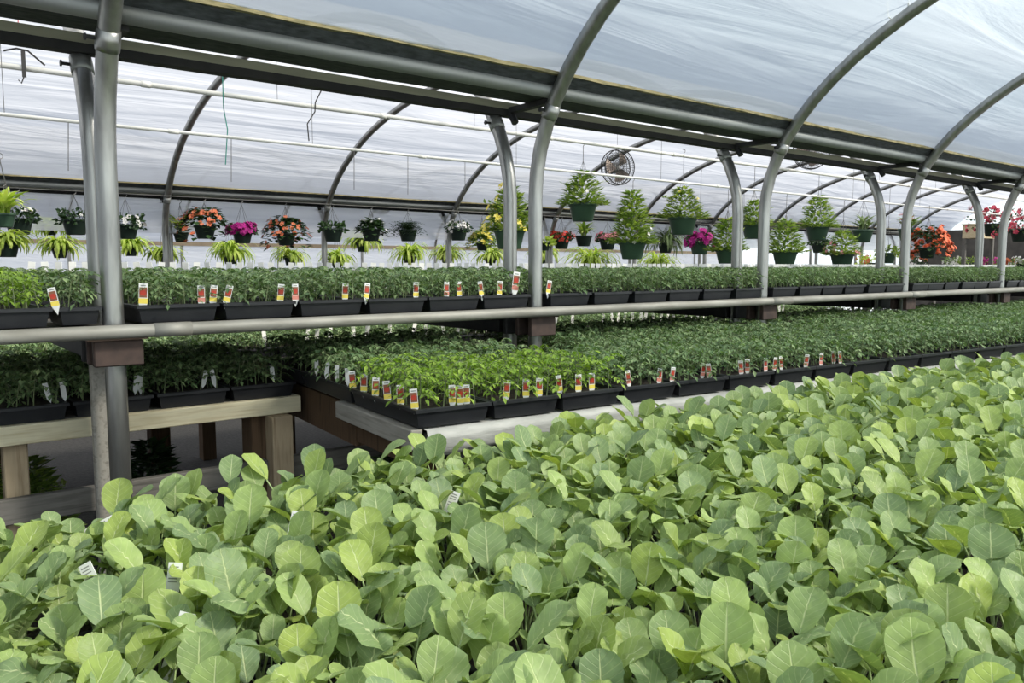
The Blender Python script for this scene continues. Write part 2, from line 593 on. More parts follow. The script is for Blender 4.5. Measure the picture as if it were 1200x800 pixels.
gable(XA, 'wall_left')
gable(XB, 'wall_right')
tm = MB()
tm.box(XA, XB, FAR_Y - 0.09, FAR_Y - 0.03, H + 0.375, H + 0.445)
tag(tm.build('trim_1', LEDGE_WOOD), kind='structure')


# ------------------------------------------------------------------ hoops
def arch_pts(x, cy, a, z_lo=0.0):
    pts = [(x, cy + a, z_lo), (x, cy + a, H - 0.4), (x, cy + a, E_Z - 0.12)]
    n = 40
    for j in range(n + 1):
        th = PI * j / n
        pts.append((x, cy + a * math.cos(th), E_Z + E_B * math.sin(th)))
    pts += [(x, cy - a, E_Z - 0.12), (x, cy - a, H - 0.4), (x, cy - a, z_lo)]
    return pts


def ellipse_at(cy, a, side, z):
    """y of the arch at height z; side +1 far leg, -1 near leg"""
    if z <= E_Z:
        return cy + side * a
    return cy + side * a * math.sqrt(max(0, 1 - ((z - E_Z) / E_B) ** 2))


def hoop(x, bay, label, group):
    cy, a = BAYS[bay]
    rad = 0.0335 if bay < 2 else 0.028
    m = MB()
    m.tube(arch_pts(x, cy, a), rad, 14)
    o = m.build('steel_hoop', STEEL, smooth=True)
    tag(o, label, 'hoop', group)
    # sleeve where the curved top slides into the straight leg
    for side in (1, -1):
        if bay == 0 and side < 0:
            continue
        if bay == 2 and side > 0:
            continue
        z = H + 0.70
        c = MB()
        y0, y1 = ellipse_at(cy, a, side, z - 0.028), ellipse_at(cy, a, side, z + 0.028)
        ym = (y0 + y1) / 2
        c.tube([(x, y0, z - 0.028), (x, (y0 + ym) / 2, z - 0.014), (x, ym, z), (x, y1, z + 0.028)], [rad + 0.003, rad + 0.0045, rad + 0.0045, rad + 0.003], 14)
        co = c.build('sleeve_collar', STEEL if bay == 0 else GREY_TUBE, o, smooth=True)
        c = MB()
        c.tube([(x - rad - 0.03, ym, z), (x - rad, ym, z)], 0.006, 6)
        c.tube([(x - rad - 0.034, ym, z), (x - rad - 0.028, ym, z)], 0.011, 6)
        c.build('bolt', BLACKIRON, co)
    return o


for n in range(-1, 11):
    x = PX0 + PITCHX * n
    if n < 0:
        l1 = 'steel hoop of the near arch, its post outside the left edge of view'
    elif n > 3:
        l1 = 'near arch steel hoop, %s from left, far down the gutter line' % nth(n + 1)
    else:
        l1 = 'steel hoop curving overhead, its front post %s from left along the shelf pipe' % nth(n + 1)
    hoop(x, 0, l1, 'hoops of the near arch')
    l2 = ('steel hoop arching over the hanging baskets, rear post %s from left under near gutter' % nth(n + 1)) if n >= 0 else \
        'steel hoop of the middle arch, its rear post past the left edge of view'
    hoop(x, 1, l2, 'hoops of the middle arch')
for n in range(-1, 11):
    x = PX0 + PITCHX * n + 0.1
    l3 = ('thin steel hoop of the farthest arch, %s from left behind the far gutter' % nth(n + 2))
    hoop(x, 2, l3, 'hoops of the farthest arch')


# ------------------------------------------------------------------ gutters
def sweep(m, prof, x0, x1, nseg=60, jag=0.0, mi=0):
    vs, fs = [], []
    k = len(prof)
    for i in range(nseg + 1):
        x = x0 + (x1 - x0) * i / nseg
        for (y, z) in prof:
            vs.append((x, y, z + (U(-jag, jag) if jag else 0)))
    for i in range(nseg):
        for j in range(k):
            a, b = i * k + j, i * k + (j + 1) % k
            fs.append((a, b, b + k, a + k))
    fs.append(tuple(range(k)))
    fs.append(tuple(reversed([nseg * k + j for j in range(k)])))
    return m.add(vs, fs, mi)


def gutter(y0, name_label, xs):
    """one roof gutter: front tube, sheet metal trough with mossy lip, rear rail and a strap at each pair of posts; y0 = y of the front posts"""
    root = empty('roof_gutter', (0, y0, H + 0.80))
    tag(root, name_label, 'gutter')
    dz = -H - 0.80

    def P(mb, nm, mat, smooth=False):
        o = mb.build(nm, mat, root, smooth)
        return o
    m = MB()
    m.tube([(XA, -0.10, -0.01), (XB, -0.10, -0.01)], 0.031, 14)
    P(m, 'front_tube', GREY_TUBE, True)
    m = MB()
    t = 0.006
    outer = [(-0.168, 0.048), (-0.125, 0.012), (-0.075, -0.012), (-0.03, -0.022), (0.13, -0.022), (0.165, 0.02), (0.20, 0.075)]
    prof = outer + [(0.20 - t * 2, 0.08), (0.16, 0.028), (0.127, -0.014), (-0.03, -0.014), (-0.07, -0.002), (-0.12, 0.02), (-0.16, 0.054)]
    sweep(m, prof, XA, XB, 220, 0.0015)
    P(m, 'trough', GUTTER)
    m = MB()
    sweep(m, [(-0.180, 0.046), (-0.158, 0.045), (-0.150, 0.060), (-0.176, 0.062)], XA, XB, 160, 0.003)
    P(m, 'lip', MOSS)
    m = MB()
    m.box(XA, XB, 0.262, 0.312, -0.030, 0.003)
    P(m, 'rear_rail', OLIVE)
    m = MB()
    m.box(XA, XB, 0.258, 0.316, -0.062, -0.031)
    P(m, 'rear_angle', DARKRAIL)
    for x in xs:
        m = MB()
        m.box(x - 0.02, x + 0.02, -0.06, 0.25, -0.05, -0.024)
        m.tube([(x, 0.22, -0.10), (x, 0.26, -0.04)], 0.018, 8)
        P(m, 'strap', BLACKIRON)
    return root


gutter(2.88, 'long dark roof gutter with mossy edge and grey tube running over the near posts', [PX0 + PITCHX * n + 0.055 for n in range(0, 10)])
gutter(9.03, 'far roof gutter seen as a long thin rail behind the hanging baskets', [PX0 + PITCHX * n + 0.055 for n in range(0, 10)])

# white pipes strung along the middle bay
for y, z, r, lb in ((5.9, H + 1.235, 0.018, 'upper thick white pipe running the length of the middle bay'),
                    (5.3, H + 0.842, 0.011, 'lower thin white pipe running the length of the middle bay')):
    m = MB()
    m.tube([(XA + 0.3, y, z), (XB - 0.3, y, z)], r, 10)
    root = m.build('water_pipe', PIPE_W, smooth=True)
    tag(root, lb, 'pipe', 'white overhead pipes')
    for k in range(9):
        c = MB()
        cx = PX0 + PITCHX * k + 0.9
        c.tube([(cx - 0.03, y, z), (cx + 0.03, y, z)], r + 0.004, 10)
        c.build('coupling', PIPE_W, root, smooth=True)
        s = MB()
        top = E_Z + E_B * math.sqrt(1 - ((y - BAYS[1][0]) / BAYS[1][1]) ** 2)
        s.tube([(PX0 + PITCHX * k, y, z), (PX0 + PITCHX * k, y, top - 0.02)], 0.002, 5)
        s.build('hanger_wire', WIRE, root)
m = MB()
m.tube([(XA + 0.2, 8.74, H + 0.726), (XB - 0.2, 8.74, H + 0.726)], 0.0045, 6)
tag(m.build('support_wire', WIRE), 'thin steel wire under the far gutter carrying the row of baskets', 'wire')


def string(pts, mat, name, label, r=0.003, cat='string'):
    m = MB()
    m.tube(pts, r, 5)
    return tag(m.build('hanging_' + name if name == 'twine' else name, mat), label, cat)


# clips, twine and loose wires on the pipes
p = on_y(27, 86, 5.9)
pz = H + 1.235
m = MB()
m.tube([(p.x - 0.10, 5.88, pz + 0.085), (p.x - 0.03, 5.88, pz + 0.11), (p.x + 0.03, 5.88, pz + 0.105), (p.x + 0.12, 5.88, pz + 0.03)], 0.006, 6)
m.box(p.x - 0.008, p.x + 0.014, 5.872, 5.882, pz - 0.06, pz + 0.10)
m.tube([(p.x, 5.875, pz - 0.06), (p.x - 0.015, 5.875, pz - 0.10), (p.x - 0.03, 5.875, pz - 0.08)], 0.004, 5)
tag(m.build('cable_hook', CABLE), 'black bent wire hook clipped over the upper white pipe at far left', 'hook')
p = on_y(22, 30, 5.9)
string([(p.x, 5.92, H + 1.71), (p.x, 5.92, pz + 0.25)], REDTWINE, 'twine', 'red twine hanging above the black wire hook at far left')
p = on_y(368, 110, 5.9)
string([(p.x + 0.09, 5.88, pz + 0.20), (p.x, 5.88, pz + 0.03), (p.x - 0.005, 5.88, pz - 0.04), (p.x - 0.07, 5.88, pz - 0.14), (p.x - 0.06, 5.88, pz - 0.27)],
       CABLE, 'loose_wire', 'black loose wire tied to the upper white pipe between first and second posts', 0.005, 'wire')
p = on_y(260, 100, 5.9)
string([(p.x, 5.88, pz + 0.25), (p.x, 5.88, pz - 0.1), (p.x + 0.02, 5.87, pz - 0.25), (p.x, 5.88, pz - 0.5)], GREENTWINE, 'twine',
       'green twine hanging from the upper pipe beside the leftmost curved hoop', 0.004)
for px, y0, y1, lb in ((80, 143, 200, 'fine dark wire hanging below the thin pipe left of the first posts'),
                       (271, 163, 213, 'fine dark wire hanging below the thin pipe beside the green twine'),
                       (415, 173, 222, 'fine dark wire hanging below the thin pipe left of the second far hoop'),
                       (478, 182, 228, 'fine pale wire hanging below the thin pipe left of the middle posts'),
                       (545, 190, 225, 'fine pale wire hanging below the thin pipe just left of the middle posts'),
                       (872, 222, 262, 'fine pale wire hanging below the thin pipe between third and fourth posts')):
    a, b = on_y(px, y0, 5.3), on_y(px, y1, 5.3)
    string([a, b], WIRE, 'hanging_wire', lb, 0.0025, 'wire')

# ------------------------------------------------------------------ fans
def fan(c, dia, yaw, label, hang_to):
    root = empty('circulation_fan', c)
    tag(root, label, 'fan', 'wire cage fans')
    root.rotation_euler = (0, 0, yaw)
    r = dia / 2
    m = MB()
    for dy in (-0.055, 0.055):
        for rr in (1.0, 0.86, 0.72, 0.58, 0.44, 0.3, 0.16):
            z_off = dy * (1.0 if rr < 0.9 else 0.75)
            pts = [(r * rr * math.cos(2 * PI * j / 28), z_off, r * rr * math.sin(2 * PI * j / 28)) for j in range(29)]
            m.tube(pts, 0.0022 if rr < 1 else 0.006, 5, caps=False)
        for j in range(40):
            a = 2 * PI * j / 40
            m.tube([(0.03 * math.cos(a), dy, 0.03 * math.sin(a)), (r * math.cos(a), dy * 0.75, r * math.sin(a))], 0.0018, 4)
    m.build('cage', BLACKIRON, root)
    m = MB()
    for k in range(3):
        a0 = 2 * PI * k / 3 + 0.4
        vs = []
        for i in range(5):
            t = i / 4
            a = a0 + t * 1.2
            vs += [(0.03 * math.cos(a), 0.02 - 0.04 * t, 0.03 * math.sin(a)), (r * 0.82 * math.cos(a), 0.03 - 0.06 * t, r * 0.82 * math.sin(a))]
        m.add(vs, [(2 * i, 2 * i + 1, 2 * i + 3, 2 * i + 2) for i in range(4)])
    m.build('blade_set', BLADE, root)
    m = MB()
    m.tube([(0, 0.0, 0), (0, 0.03, 0), (0, 0.15, 0), (0, 0.17, 0)], [0.03, 0.055, 0.055, 0.02], 14)
    m.build('motor', plain('fan_motor', (0.45, 0.44, 0.42), None, 0.5, 0.3), root, smooth=True)
    m = MB()
    m.box(-0.014, 0.014, -0.006, 0.006, r * 0.95, hang_to - c[2])
    m.build('bracket', BLACKIRON, root)
    return root


CAMROT = ALPHA - PI / 2       # yaw that faces an object back at the viewer's side
c = on_y(724, 196, 6.05)
fan(c, 0.37, CAMROT + 0.45, 'round wire cage fan hanging from the white pipe beside a climbing plant basket', H + 1.235)
c = on_y(951, 177, 5.6)
fan(c, 0.44, CAMROT - 0.2, 'round wire cage fan half hidden above the near gutter right of third posts', c[2] + 0.6)
c = on_y(447, 240, 11.6)
fan(c, 0.30, CAMROT, 'tiny distant cage fan showing just below the far gutter', c[2] + 0.45)

# ------------------------------------------------------------------ plant shelf and benches
PIPE_Y = 2.785
SH_TOP = H - 0.195
root = empty('plant_shelf', (0, 0, SH_TOP))
tag(root, 'long upper plant shelf with round grey pipe edge carried on the near posts', 'shelf')
m = MB()
m.tube([(XA + 0.4, PIPE_Y, -0.017), (0.62, PIPE_Y, -0.015), (5.0, PIPE_Y, -0.014), (16, PIPE_Y, -0.014)], 0.0225, 14)
m.build('front_pipe', WORN_PIPE, root, smooth=True)
for xa, xb in ((0.70, 0.82), (4.22, 4.42), (6.0, 6.22)):
    m = MB()
    m.tube([(xa, PIPE_Y, -0.0145), (xb, PIPE_Y, -0.0145)], 0.0238, 14)
    m.build('pipe_joint', WORN_PIPE, root, smooth=True)
m = MB()
m.tube([(XA + 0.4, 4.13, -0.025), (16, 4.13, -0.025)], 0.0225, 10)
m.build('back_pipe', WORN_PIPE, root, smooth=True)
for k in range(6):
    m = MB()
    y = 3.19 + 0.152 * k
    m.box(XA + 0.4, 16, y, y + 0.13, -0.016, -0.002)
    m.build('deck_board', GREY_WOOD_X, root)
m = MB()
m.box(XA + 0.4, 16, 2.93, 3.02, -0.016, -0.002)
m.build('deck_board', GREY_WOOD_X, root)
for n in range(0, 9):
    x = PX0 + PITCHX * n
    for (y0, y1, x0, x1, nm, mt) in ((2.815, 2.845, -0.075, 0.075, 'bracket', RUST), (2.915, 2.94, -0.075, 0.075, 'bracket', RUST),
                                     (3.005, 3.035, -0.075, 0.075, 'bracket', BLACKIRON), (3.105, 4.10, -0.045, 0.045, 'crossarm', BLACKIRON)):
        m = MB()
        z1 = -0.045
        m.box(x + x0, x + x1, y0, y1, z1 - 0.085, z1)
        m.build(nm, mt, root, bevel=0.004)
    m = MB()
    m.box(x - 0.09, x + 0.09, 2.81, 2.94, -0.0445, -0.038)
    m.build('bracket', plain('rust_plate', (0.30, 0.20, 0.15), (0.2, 0.14, 0.11), 0.8) if n == 0 else RUST, root)

# lower bench on the left: pale front beam, posts, rail
LB_TOP = H - 0.545
root = empty('wooden_bench', (0, 0, LB_TOP))
tag(root, 'lower wooden bench at left with a pale timber front beam', 'bench')
m = MB()
m.box(XA + 0.5, 1.37, 3.16, 3.20, -0.068, 0.0)
m.build('front_beam', PALE_WOOD, root, bevel=0.003)
m = MB()
m.box(1.37 - 0.04, 1.37, 3.205, 4.30, -0.068, 0.0)
m.box(XA + 0.5, 1.37, 4.30, 4.34, -0.068, 0.0)
m.build('rear_beam', GREY_WOOD, root)
for k in range(7):
    m = MB()
    y = 3.21 + 0.155 * k
    m.box(XA + 0.5, 1.32, y, y + 0.13, -0.014, 0.0)
    m.build('deck_board', GREY_WOOD_X, root)
for (x0, x1, y0, y1, mt) in ((0.30, 0.375, 3.21, 3.29, POST_WOOD), (1.225, 1.312, 3.112, 3.198, POST_WOOD), (1.17, 1.28, 3.205, 3.32, BROWN_WOOD),
                             (1.0, 1.09, 4.1, 4.19, BROWN_WOOD), (-1.3, -1.22, 3.21, 3.29, POST_WOOD), (0.3, 0.38, 4.1, 4.19, BROWN_WOOD)):
    m = MB()
    top = -0.07 if y0 > 3.2 or True else 0
    m.box(x0, x1, y0, y1, -LB_TOP, top)
    m.build('leg', mt, root, bevel=0.004)
m = MB()
for xa, xb in ((XA + 0.5, 1.222), (1.315, 3.2)):
    m = MB()
    m.box(xa, xb, 3.165, 3.203, -0.345, -0.256)
    m.build('lower_rail', GREY_WOOD_X, root, bevel=0.003)

# lower bench on the right (its front edge runs a little towards the viewer)
RB_TOP = H - 0.497
RB_A = -math.atan(0.092)
RB_O = Vector((1.25, 2.045, RB_TOP))
root = empty('seedling_bench', RB_O, RB_A)
tag(root, 'lower bench under the tomato seedling trays, grey weathered end board and sheeted front', 'bench')
RB_L, RB_W = 12.0, 1.95
m = MB()
m.box(-0.005, 0.035, 0.02, 0.66, -0.066, -0.004)
m.build('end_board', GREY_WOOD, root, bevel=0.003)
m = MB()
m.box(0.05, 0.09, 0.60, 1.88, -0.17, -0.02)
m.box(0.052, 0.088, 0.06, 0.60, -0.15, -0.07)
m.build('side_beam', BROWN_WOOD, root)
m = MB()
nn = 90
vs, fs = [], []
for i in range(nn + 1):
    x = 0.04 + (RB_L - 0.04) * i / nn
    for k, (y, z) in enumerate(((0.05, -0.004), (0.0, -0.006), (-0.012, -0.03), (-0.006, -0.062), (0.0, -0.085), (0.03, -0.088))):
        vs.append((x, y + U(-0.006, 0.006), z + (U(-0.006, 0.006) if k > 1 else 0)))
for i in range(nn):
    for k in range(5):
        q = i * 6 + k
        fs.append((q, q + 6, q + 7, q + 1))
m.add(vs, fs)
m.build('front_sheeting', SHEETING, root, smooth=True)
for k in range(48):
    x = 0.06 + 0.205 * k
    wx = root.location.x + (x + 0.08) * math.cos(RB_A)
    if any(abs(wx + 0.085 * 0 + dx - (PX0 + PITCHX * n)) < 0.125 for n in range(9) for dx in (0.085, 0.12)):
        continue
    m = MB()
    m.box(x, x + 0.16, 0.06, RB_W - 0.1, -0.018, -0.003)
    m.build('deck_board', GREY_WOOD, root)
m = MB()
m.box(0.05, RB_L, 0.02, 0.05, -0.1, -0.02)
m.build('front_beam', GREY_WOOD_X, root)
for x in (0.10, 2.6, 5.1, 7.6):
    for y in (0.12, 1.75):
        m = MB()
        m.box(x, x + 0.09, y, y + 0.09, -RB_TOP, -0.019)
        m.build('leg', BROWN_WOOD, root)

# bench further back under the shelf
BB_TOP = H - 0.535
BB_Y = 4.50
root = empty('seedling_bench', (0, BB_Y, BB_TOP))
tag(root, 'lower bench standing behind the shelf posts, its tray edge lined with white tags', 'bench')
for k in range(7):
    m = MB()
    m.box(XA + 0.5, 8.6, 0.02 + 0.172 * k, 0.16 + 0.172 * k, -0.018, -0.003)
    m.build('deck_board', GREY_WOOD_X, root)
m = MB()
m.box(XA + 0.5, 8.6, 0.0, 0.04, -0.1, -0.02)
m.build('front_beam', BROWN_WOOD, root)
for x in (-1.5, 1.7, 4.2, 6.8):
    for y in (0.06, 1.1):
        m = MB()
        m.box(x, x + 0.09, y, y + 0.09, -BB_TOP, -0.019)
        m.build('leg', BROWN_WOOD, root)

m = MB()
m.box(0.545, 0.615, 2.985, 3.025, 0.0, H - 0.33)
tag(m.build('timber_prop', GREY_WOOD, bevel=0.004), 'weathered timber prop standing just behind the first front steel post', 'prop')
d_ = ray(1054, 12)
q = d_ * ((PX0 + 2 * PITCHX) / d_.x)
m = MB()
m.tube([(q.x - 0.01, q.y + 0.06, q.z + H + 0.06), (q.x - 0.01, q.y + 0.055, q.z + H - 0.02), (q.x - 0.012, q.y + 0.03, q.z + H - 0.045), (q.x - 0.012, q.y - 0.02, q.z + H - 0.04),
        (q.x - 0.01, q.y - 0.05, q.z + H - 0.01), (q.x - 0.01, q.y - 0.05, q.z + H + 0.07)], 0.004, 6)
tag(m.build('hanging_hook', PIPE_W), 'pale bent wire hook hanging on the third overhead hoop near the top of view', 'hook')

# ------------------------------------------------------------------ trays and tomato seedlings
TW, TL, TH = 0.272, 0.535, 0.060


def tray_mesh(w=TW, l=TL, h=TH):
    m = MB()

    def ring(w_, l_, z):
        return [(-w_ / 2, -l_ / 2, z), (w_ / 2, -l_ / 2, z), (w_ / 2, l_ / 2, z), (-w_ / 2, l_ / 2, z)]
    rings = [ring(w - 0.034, l - 0.034, 0.0), ring(w - 0.016, l - 0.016, h - 0.012), ring(w, l, h - 0.012), ring(w, l, h - 0.002), ring(w - 0.006, l - 0.006, h),
             ring(w - 0.022, l - 0.022, h), ring(w - 0.04, l - 0.04, h - 0.03)]
    vs = [p for r_ in rings for p in r_]
    fs = [(3, 2, 1, 0)]
    for i in range(len(rings) - 1):
        for j in range(4):
            a, b = i * 4 + j, i * 4 + (j + 1) % 4
            fs.append((a, b, b + 4, a + 4))
    m.add(vs, fs)
    return m.mesh('seedling_tray', TRAY_BLK)


def soil_mesh(w=TW, l=TL, h=TH):
    m = MB()
    nx, ny = 7, 13
    vs, fs = [], []
    for i in range(nx):
        for j in range(ny):
            vs.append(((i / (nx - 1) - 0.5) * (w - 0.03), (j / (ny - 1) - 0.5) * (l - 0.03), h - 0.012 + U(-0.004, 0.004)))
    for i in range(nx - 1):
        for j in range(ny - 1):
            q = i * ny + j
            fs.append((q, q + ny, q + ny + 1, q + 1))
    m.add(vs, fs)
    return m.mesh('soil', SOIL, True)


TRAY_ME, SOIL_ME = tray_mesh(), soil_mesh()


def tomato(seed, hh=0.115):
    """one young tomato: leaning stem and compound leaves with drooping toothed leaflets"""
    rs = random.Random(seed)
    u = rs.uniform
    m = MB()
    lean = Vector((u(-0.018, 0.018), u(-0.018, 0.018), 0))
    top = Vector((0, 0, hh)) + lean
    pts = [Vector((0, 0, 0)), lean * 0.3 + Vector((0, 0, hh * 0.4)), top]
    m.tube(pts, [0.0022, 0.0019, 0.0012], 5, 1, False)
    nl = 7
    az = u(0, 6.28)
    for i in range(nl):
        t = 0.42 + 0.58 * i / (nl - 1)
        b = pts[1].lerp(top, (t - 0.4) / 0.6)
        az += 2.4 + u(-0.3, 0.3)
        L = (0.062 if i < nl - 2 else 0.042) * u(0.8, 1.15)
        el = (0.15 + 0.75 * (i / nl)) + u(-0.15, 0.15)
        o = Vector((math.cos(az), math.sin(az), 0))
        ang = el
        q = b.copy()
        path = [q.copy()]
        for s in range(4):
            q = q + (o * math.cos(ang) + Vector((0, 0, math.sin(ang)))) * (L / 4)
            ang -= 0.36
            path.append(q.copy())
        m.tube(path, 0.0009, 3, 1, False)
        side = Vector((-o.y, o.x, 0))
        for s in (1, 2, 3):
            for sg in (-1, 1):
                d = side * sg + o * 0.5 + Vector((0, 0, u(-0.55, -0.1)))
                ll = (0.023, 0.021, 0.016)[3 - s] * u(0.8, 1.25)
                m.leaf(path[s], d, Vector((u(-.4, .4), u(-.4, .4), 1)), ll, ll * 0.55, 0, 0.35, 0.2)
        d = o + Vector((0, 0, u(-0.7, -0.2)))
        m.leaf(path[4], d, Vector((0, 0, 1)) + o * 0.4, 0.028 * u(0.85, 1.15), 0.015, 0, 0.35, 0.25)
    return m


TOM_MB = [tomato(100 + i) for i in range(7)]
TOM_ME = {'dark': [t.mesh('seedling', [TOM, TOM_STEM]) for t in TOM_MB], 'light': [t.mesh('seedling', [TOM_L, TOM_STEM]) for t in TOM_MB]}
CELLS = [((i - 1.5) * 0.063, (j - 3.5) * 0.0645) for i in range(4) for j in range(8)]


def crop_mesh(mat, seed):
    rs = random.Random(seed)
    m = MB()
    for (x, y) in CELLS:
        s = rs.uniform(0.85, 1.12)
        M = Matrix.Translation((x + rs.uniform(-.012, .012), y + rs.uniform(-.012, .012), TH - 0.014)) @ Matrix.Rotation(rs.uniform(0, 6.28), 4, 'Z') @ Matrix.Scale(s, 4)
        m.merge(rs.choice(TOM_MB), M)
    return m.mesh('seedling_crop', [mat, TOM_STEM])


CROP = {'dark': [crop_mesh(TOM, 40 + i) for i in range(5)], 'light': [crop_mesh(TOM_L, 60 + i) for i in range(2)]}


def put_tray(x, y, z, rz, label, group, kind='dark', individual=False):
    t = link('seedling_tray', TRAY_ME)
    t.location = (x, y, z)
    t.rotation_euler = (0, 0, rz)
    tag(t, label, 'seedling tray', group)
    link('soil', SOIL_ME, t)
    if individual:
        for (cx, cy) in CELLS:
            s = link('seedling', random.choice(TOM_ME[kind]), t, (cx + U(-.012, .012), cy + U(-.012, .012), TH - 0.014))
            k = U(0.85, 1.12)
            s.scale = (k, k, k)
            s.rotation_euler = (U(-.08, .08), U(-.08, .08), U(0, 6.28))
    else:
        c_ = link('seedling_crop', random.choice(CROP[kind]), t)
        if R() < 0.5:
            c_.rotation_euler = (0, 0, PI)
        tag(c_, kind='stuff')
    return t


def in_view(p, mx=40):
    a, b, d = pix(p)
    return d > 0.1 and -mx < a < 1200 + mx and -mx < b < 800 + mx


# upper shelf, front row: bays between the posts
SZ = SH_TOP + 0.0065
XSH = []                       # front row tray centres
half_gap = 0.052
XSH.append((0.273, 0.0, 0.04))
for n in range(0, 7):
    x0 = PX0 + PITCHX * n + half_gap
    wbay = PITCHX - 2 * half_gap
    step = wbay / 6
    for k in range(6):
        XSH.append((x0 + step * (k + 0.5), (0.006 if (n + k) % 3 else -0.004), U(-0.012, 0.012)))
XSH.insert(0, (-0.03, 0.01, 0.0))
cnt = 0
for (x, dy, rz) in XSH:
    y = 2.832 + TL / 2 + dy
    vis = in_view((x, y, SZ + 0.1))
    if vis:
        cnt += 1
    kind = 'light' if x < 0.5 else 'dark'
    extra = 'pale green' if kind == 'light' else 'dark green'
    lb = ('tray of %s seedlings, %s from left in the front row of upper shelf' % (extra, nth(cnt))) if vis else \
        'black tray of seedlings on upper shelf just beyond the left edge'
    put_tray(x, y, SZ, rz, lb, 'trays in the front row of the upper shelf', kind, individual=(vis and x < 3.3))
cnt = 0
for k in range(43):
    x = -0.35 + 0.285 * k
    y = 3.40 + TL / 2
    if not in_view((x, y, SZ + 0.1), 60):
        continue
    cnt += 1
    put_tray(x, y, SZ, U(-.01, .01), 'tray of tomato seedlings, %s from left in second row of upper shelf' % nth(cnt), 'trays in the second row of the upper shelf', 'dark')

# small half pack left of the first posts
hp = link('seedling_pack', tray_mesh(0.13, 0.26, 0.058))
hp.location = (0.50, 2.99, SZ)
tag(hp, 'small black pack of seedlings tucked between the pale tray and first steel posts', 'seedling pack')
link('soil', soil_mesh(0.13, 0.26, 0.058), hp)
for i in range(2):
    for j in range(4):
        s = link('seedling', random.choice(TOM_ME['dark']), hp, ((i - 0.5) * 0.055, (j - 1.5) * 0.06, 0.045))
        s.rotation_euler = (0, 0, U(0, 6.28))

# row of black packs with white tags at the back of the shelf
pm = MB()
for k in range(6):
    w = 0.052
    xx = (k - 2.5) * 0.053
    prof = [(0.017, 0), (0.026, 0.095), (0.028, 0.10), (0.024, 0.10), (0.022, 0.08)]
    pm.lathe(prof, 8, (xx, 0, 0))
    pm.disc((xx, 0), 0.022, 0.085, 8)
pack_me = pm.mesh('pot_strip', TRAY_BLK)
wt = MB()
wt.box(-0.0085, 0.0085, -0.0008, 0.0008, 0, 0.055)
wt.add([(-0.0085, -0.0008, 0), (0.0085, -0.0008, 0), (0, -0.0008, -0.02), (-0.0085, 0.0008, 0), (0.0085, 0.0008, 0), (0, 0.0008, -0.02)],
       [(0, 1, 2), (5, 4, 3), (0, 2, 5, 3), (1, 4, 5, 2)])
white_me = wt.mesh('white_tag', WHITE_TAG)
cp = ct = 0
for k in range(36):
    x = 0.65 + 0.322 * k
    y = 4.0
    if not in_view((x, y, H), 20) or x > 11.5:
        continue
    cp += 1
    o = link('pot_strip', pack_me, None, (x, y, SZ + 0.05))
    tag(o, 'strip of six small black pots, %s from left along the back of upper shelf' % nth(cp), 'pots', 'black pot strips behind the seedlings')
    for j in range(6):
        t = link('white_tag', white_me, None, (x + (j - 2.5) * 0.053, y, SZ + 0.05 + 0.085 + 0.02 + 0.014))
        t.rotation_euler = (U(-.1, .1), U(-.12, .12), U(-.2, .2) - 0.7)
        t.scale = (1.7, 1, 0.72)
        tag(t, 'plain white tag standing in a black pot along the back of the upper shelf', 'plant tag', 'white tags along the back of the upper shelf')
sm = MB()
sm.box(XA + 0.6, 12.6, 3.945, 4.06, 0, 0.049)
tag(sm.build('pot_riser', GREY_WOOD_X, None, loc=(0, 0, SZ)), 'low board under the strips of black pots on the upper shelf', 'board')

# lower right bench: rows packed between the posts
POSTS = [(PX0 + PITCHX * n, y) for n in range(0, 10) for y in (2.88, 3.07)]
ca, sa = math.cos(RB_A), math.sin(RB_A)


def rb_world(lx, ly):
    return Vector((RB_O.x + lx * ca - ly * sa, RB_O.y + lx * sa + ly * ca, RB_TOP + 0.002))


def hits(lx, ly, w=TW, l=TL):
    for (px, py) in POSTS:
        dx, dy = px - RB_O.x, py - RB_O.y
        qx, qy = dx * ca + dy * sa, -dx * sa + dy * ca
        if abs(qx - lx) < w / 2 + 0.04 and abs(qy - ly) < l / 2 + 0.04:
            return qx
    return None


ROWN = ['front', 'second', 'third', 'rear']
for r_ in range(3):
    lx = 0.0
    ly = 0.0 + TL / 2 + r_ * (TL + 0.005)
    cnt = 0
    while lx < 9.4:
        c_ = lx + TW / 2 + 0.002
        hpx = hits(c_, ly)
        if hpx is not None:
            lx = hpx + 0.042
            c_ = lx + TW / 2 + 0.002
        lx = c_ + TW / 2 + 0.004
        pw = rb_world(c_, ly)
        if not in_view(pw, 30):
            continue
        cnt += 1
        kind = 'light' if (r_ == 0 and cnt <= 3) else 'dark'
        ex = 'pale green' if kind == 'light' else 'dark green'
        put_tray(pw.x, pw.y, pw.z, RB_A + U(-.008, .008), 'tray of %s seedlings, %s from left in %s row of lower right bench' % (ex, nth(cnt), ROWN[r_]),
                 'trays in the %s row of the lower right bench' % ROWN[r_], kind, individual=(r_ == 0 and cnt <= 9))

# lower left bench
for r_ in range(2):
    cnt = 0
    for k in range(12):
        x = 1.22 - 0.283 * (9 - k)
        if x > 1.25:
            break
        y = 3.17 + TL / 2 + r_ * (TL + 0.01)
        if not in_view((x, y, LB_TOP + 0.06), 30):
            continue
        cnt += 1
        put_tray(x, y, LB_TOP + 0.002, U(-.01, .01), 'tray of seedlings, %s from left in %s row of pale beamed bench' % (nth(cnt), ROWN[r_]),
                 'trays in the %s row of the left bench' % ROWN[r_], 'dark', individual=(r_ == 0))

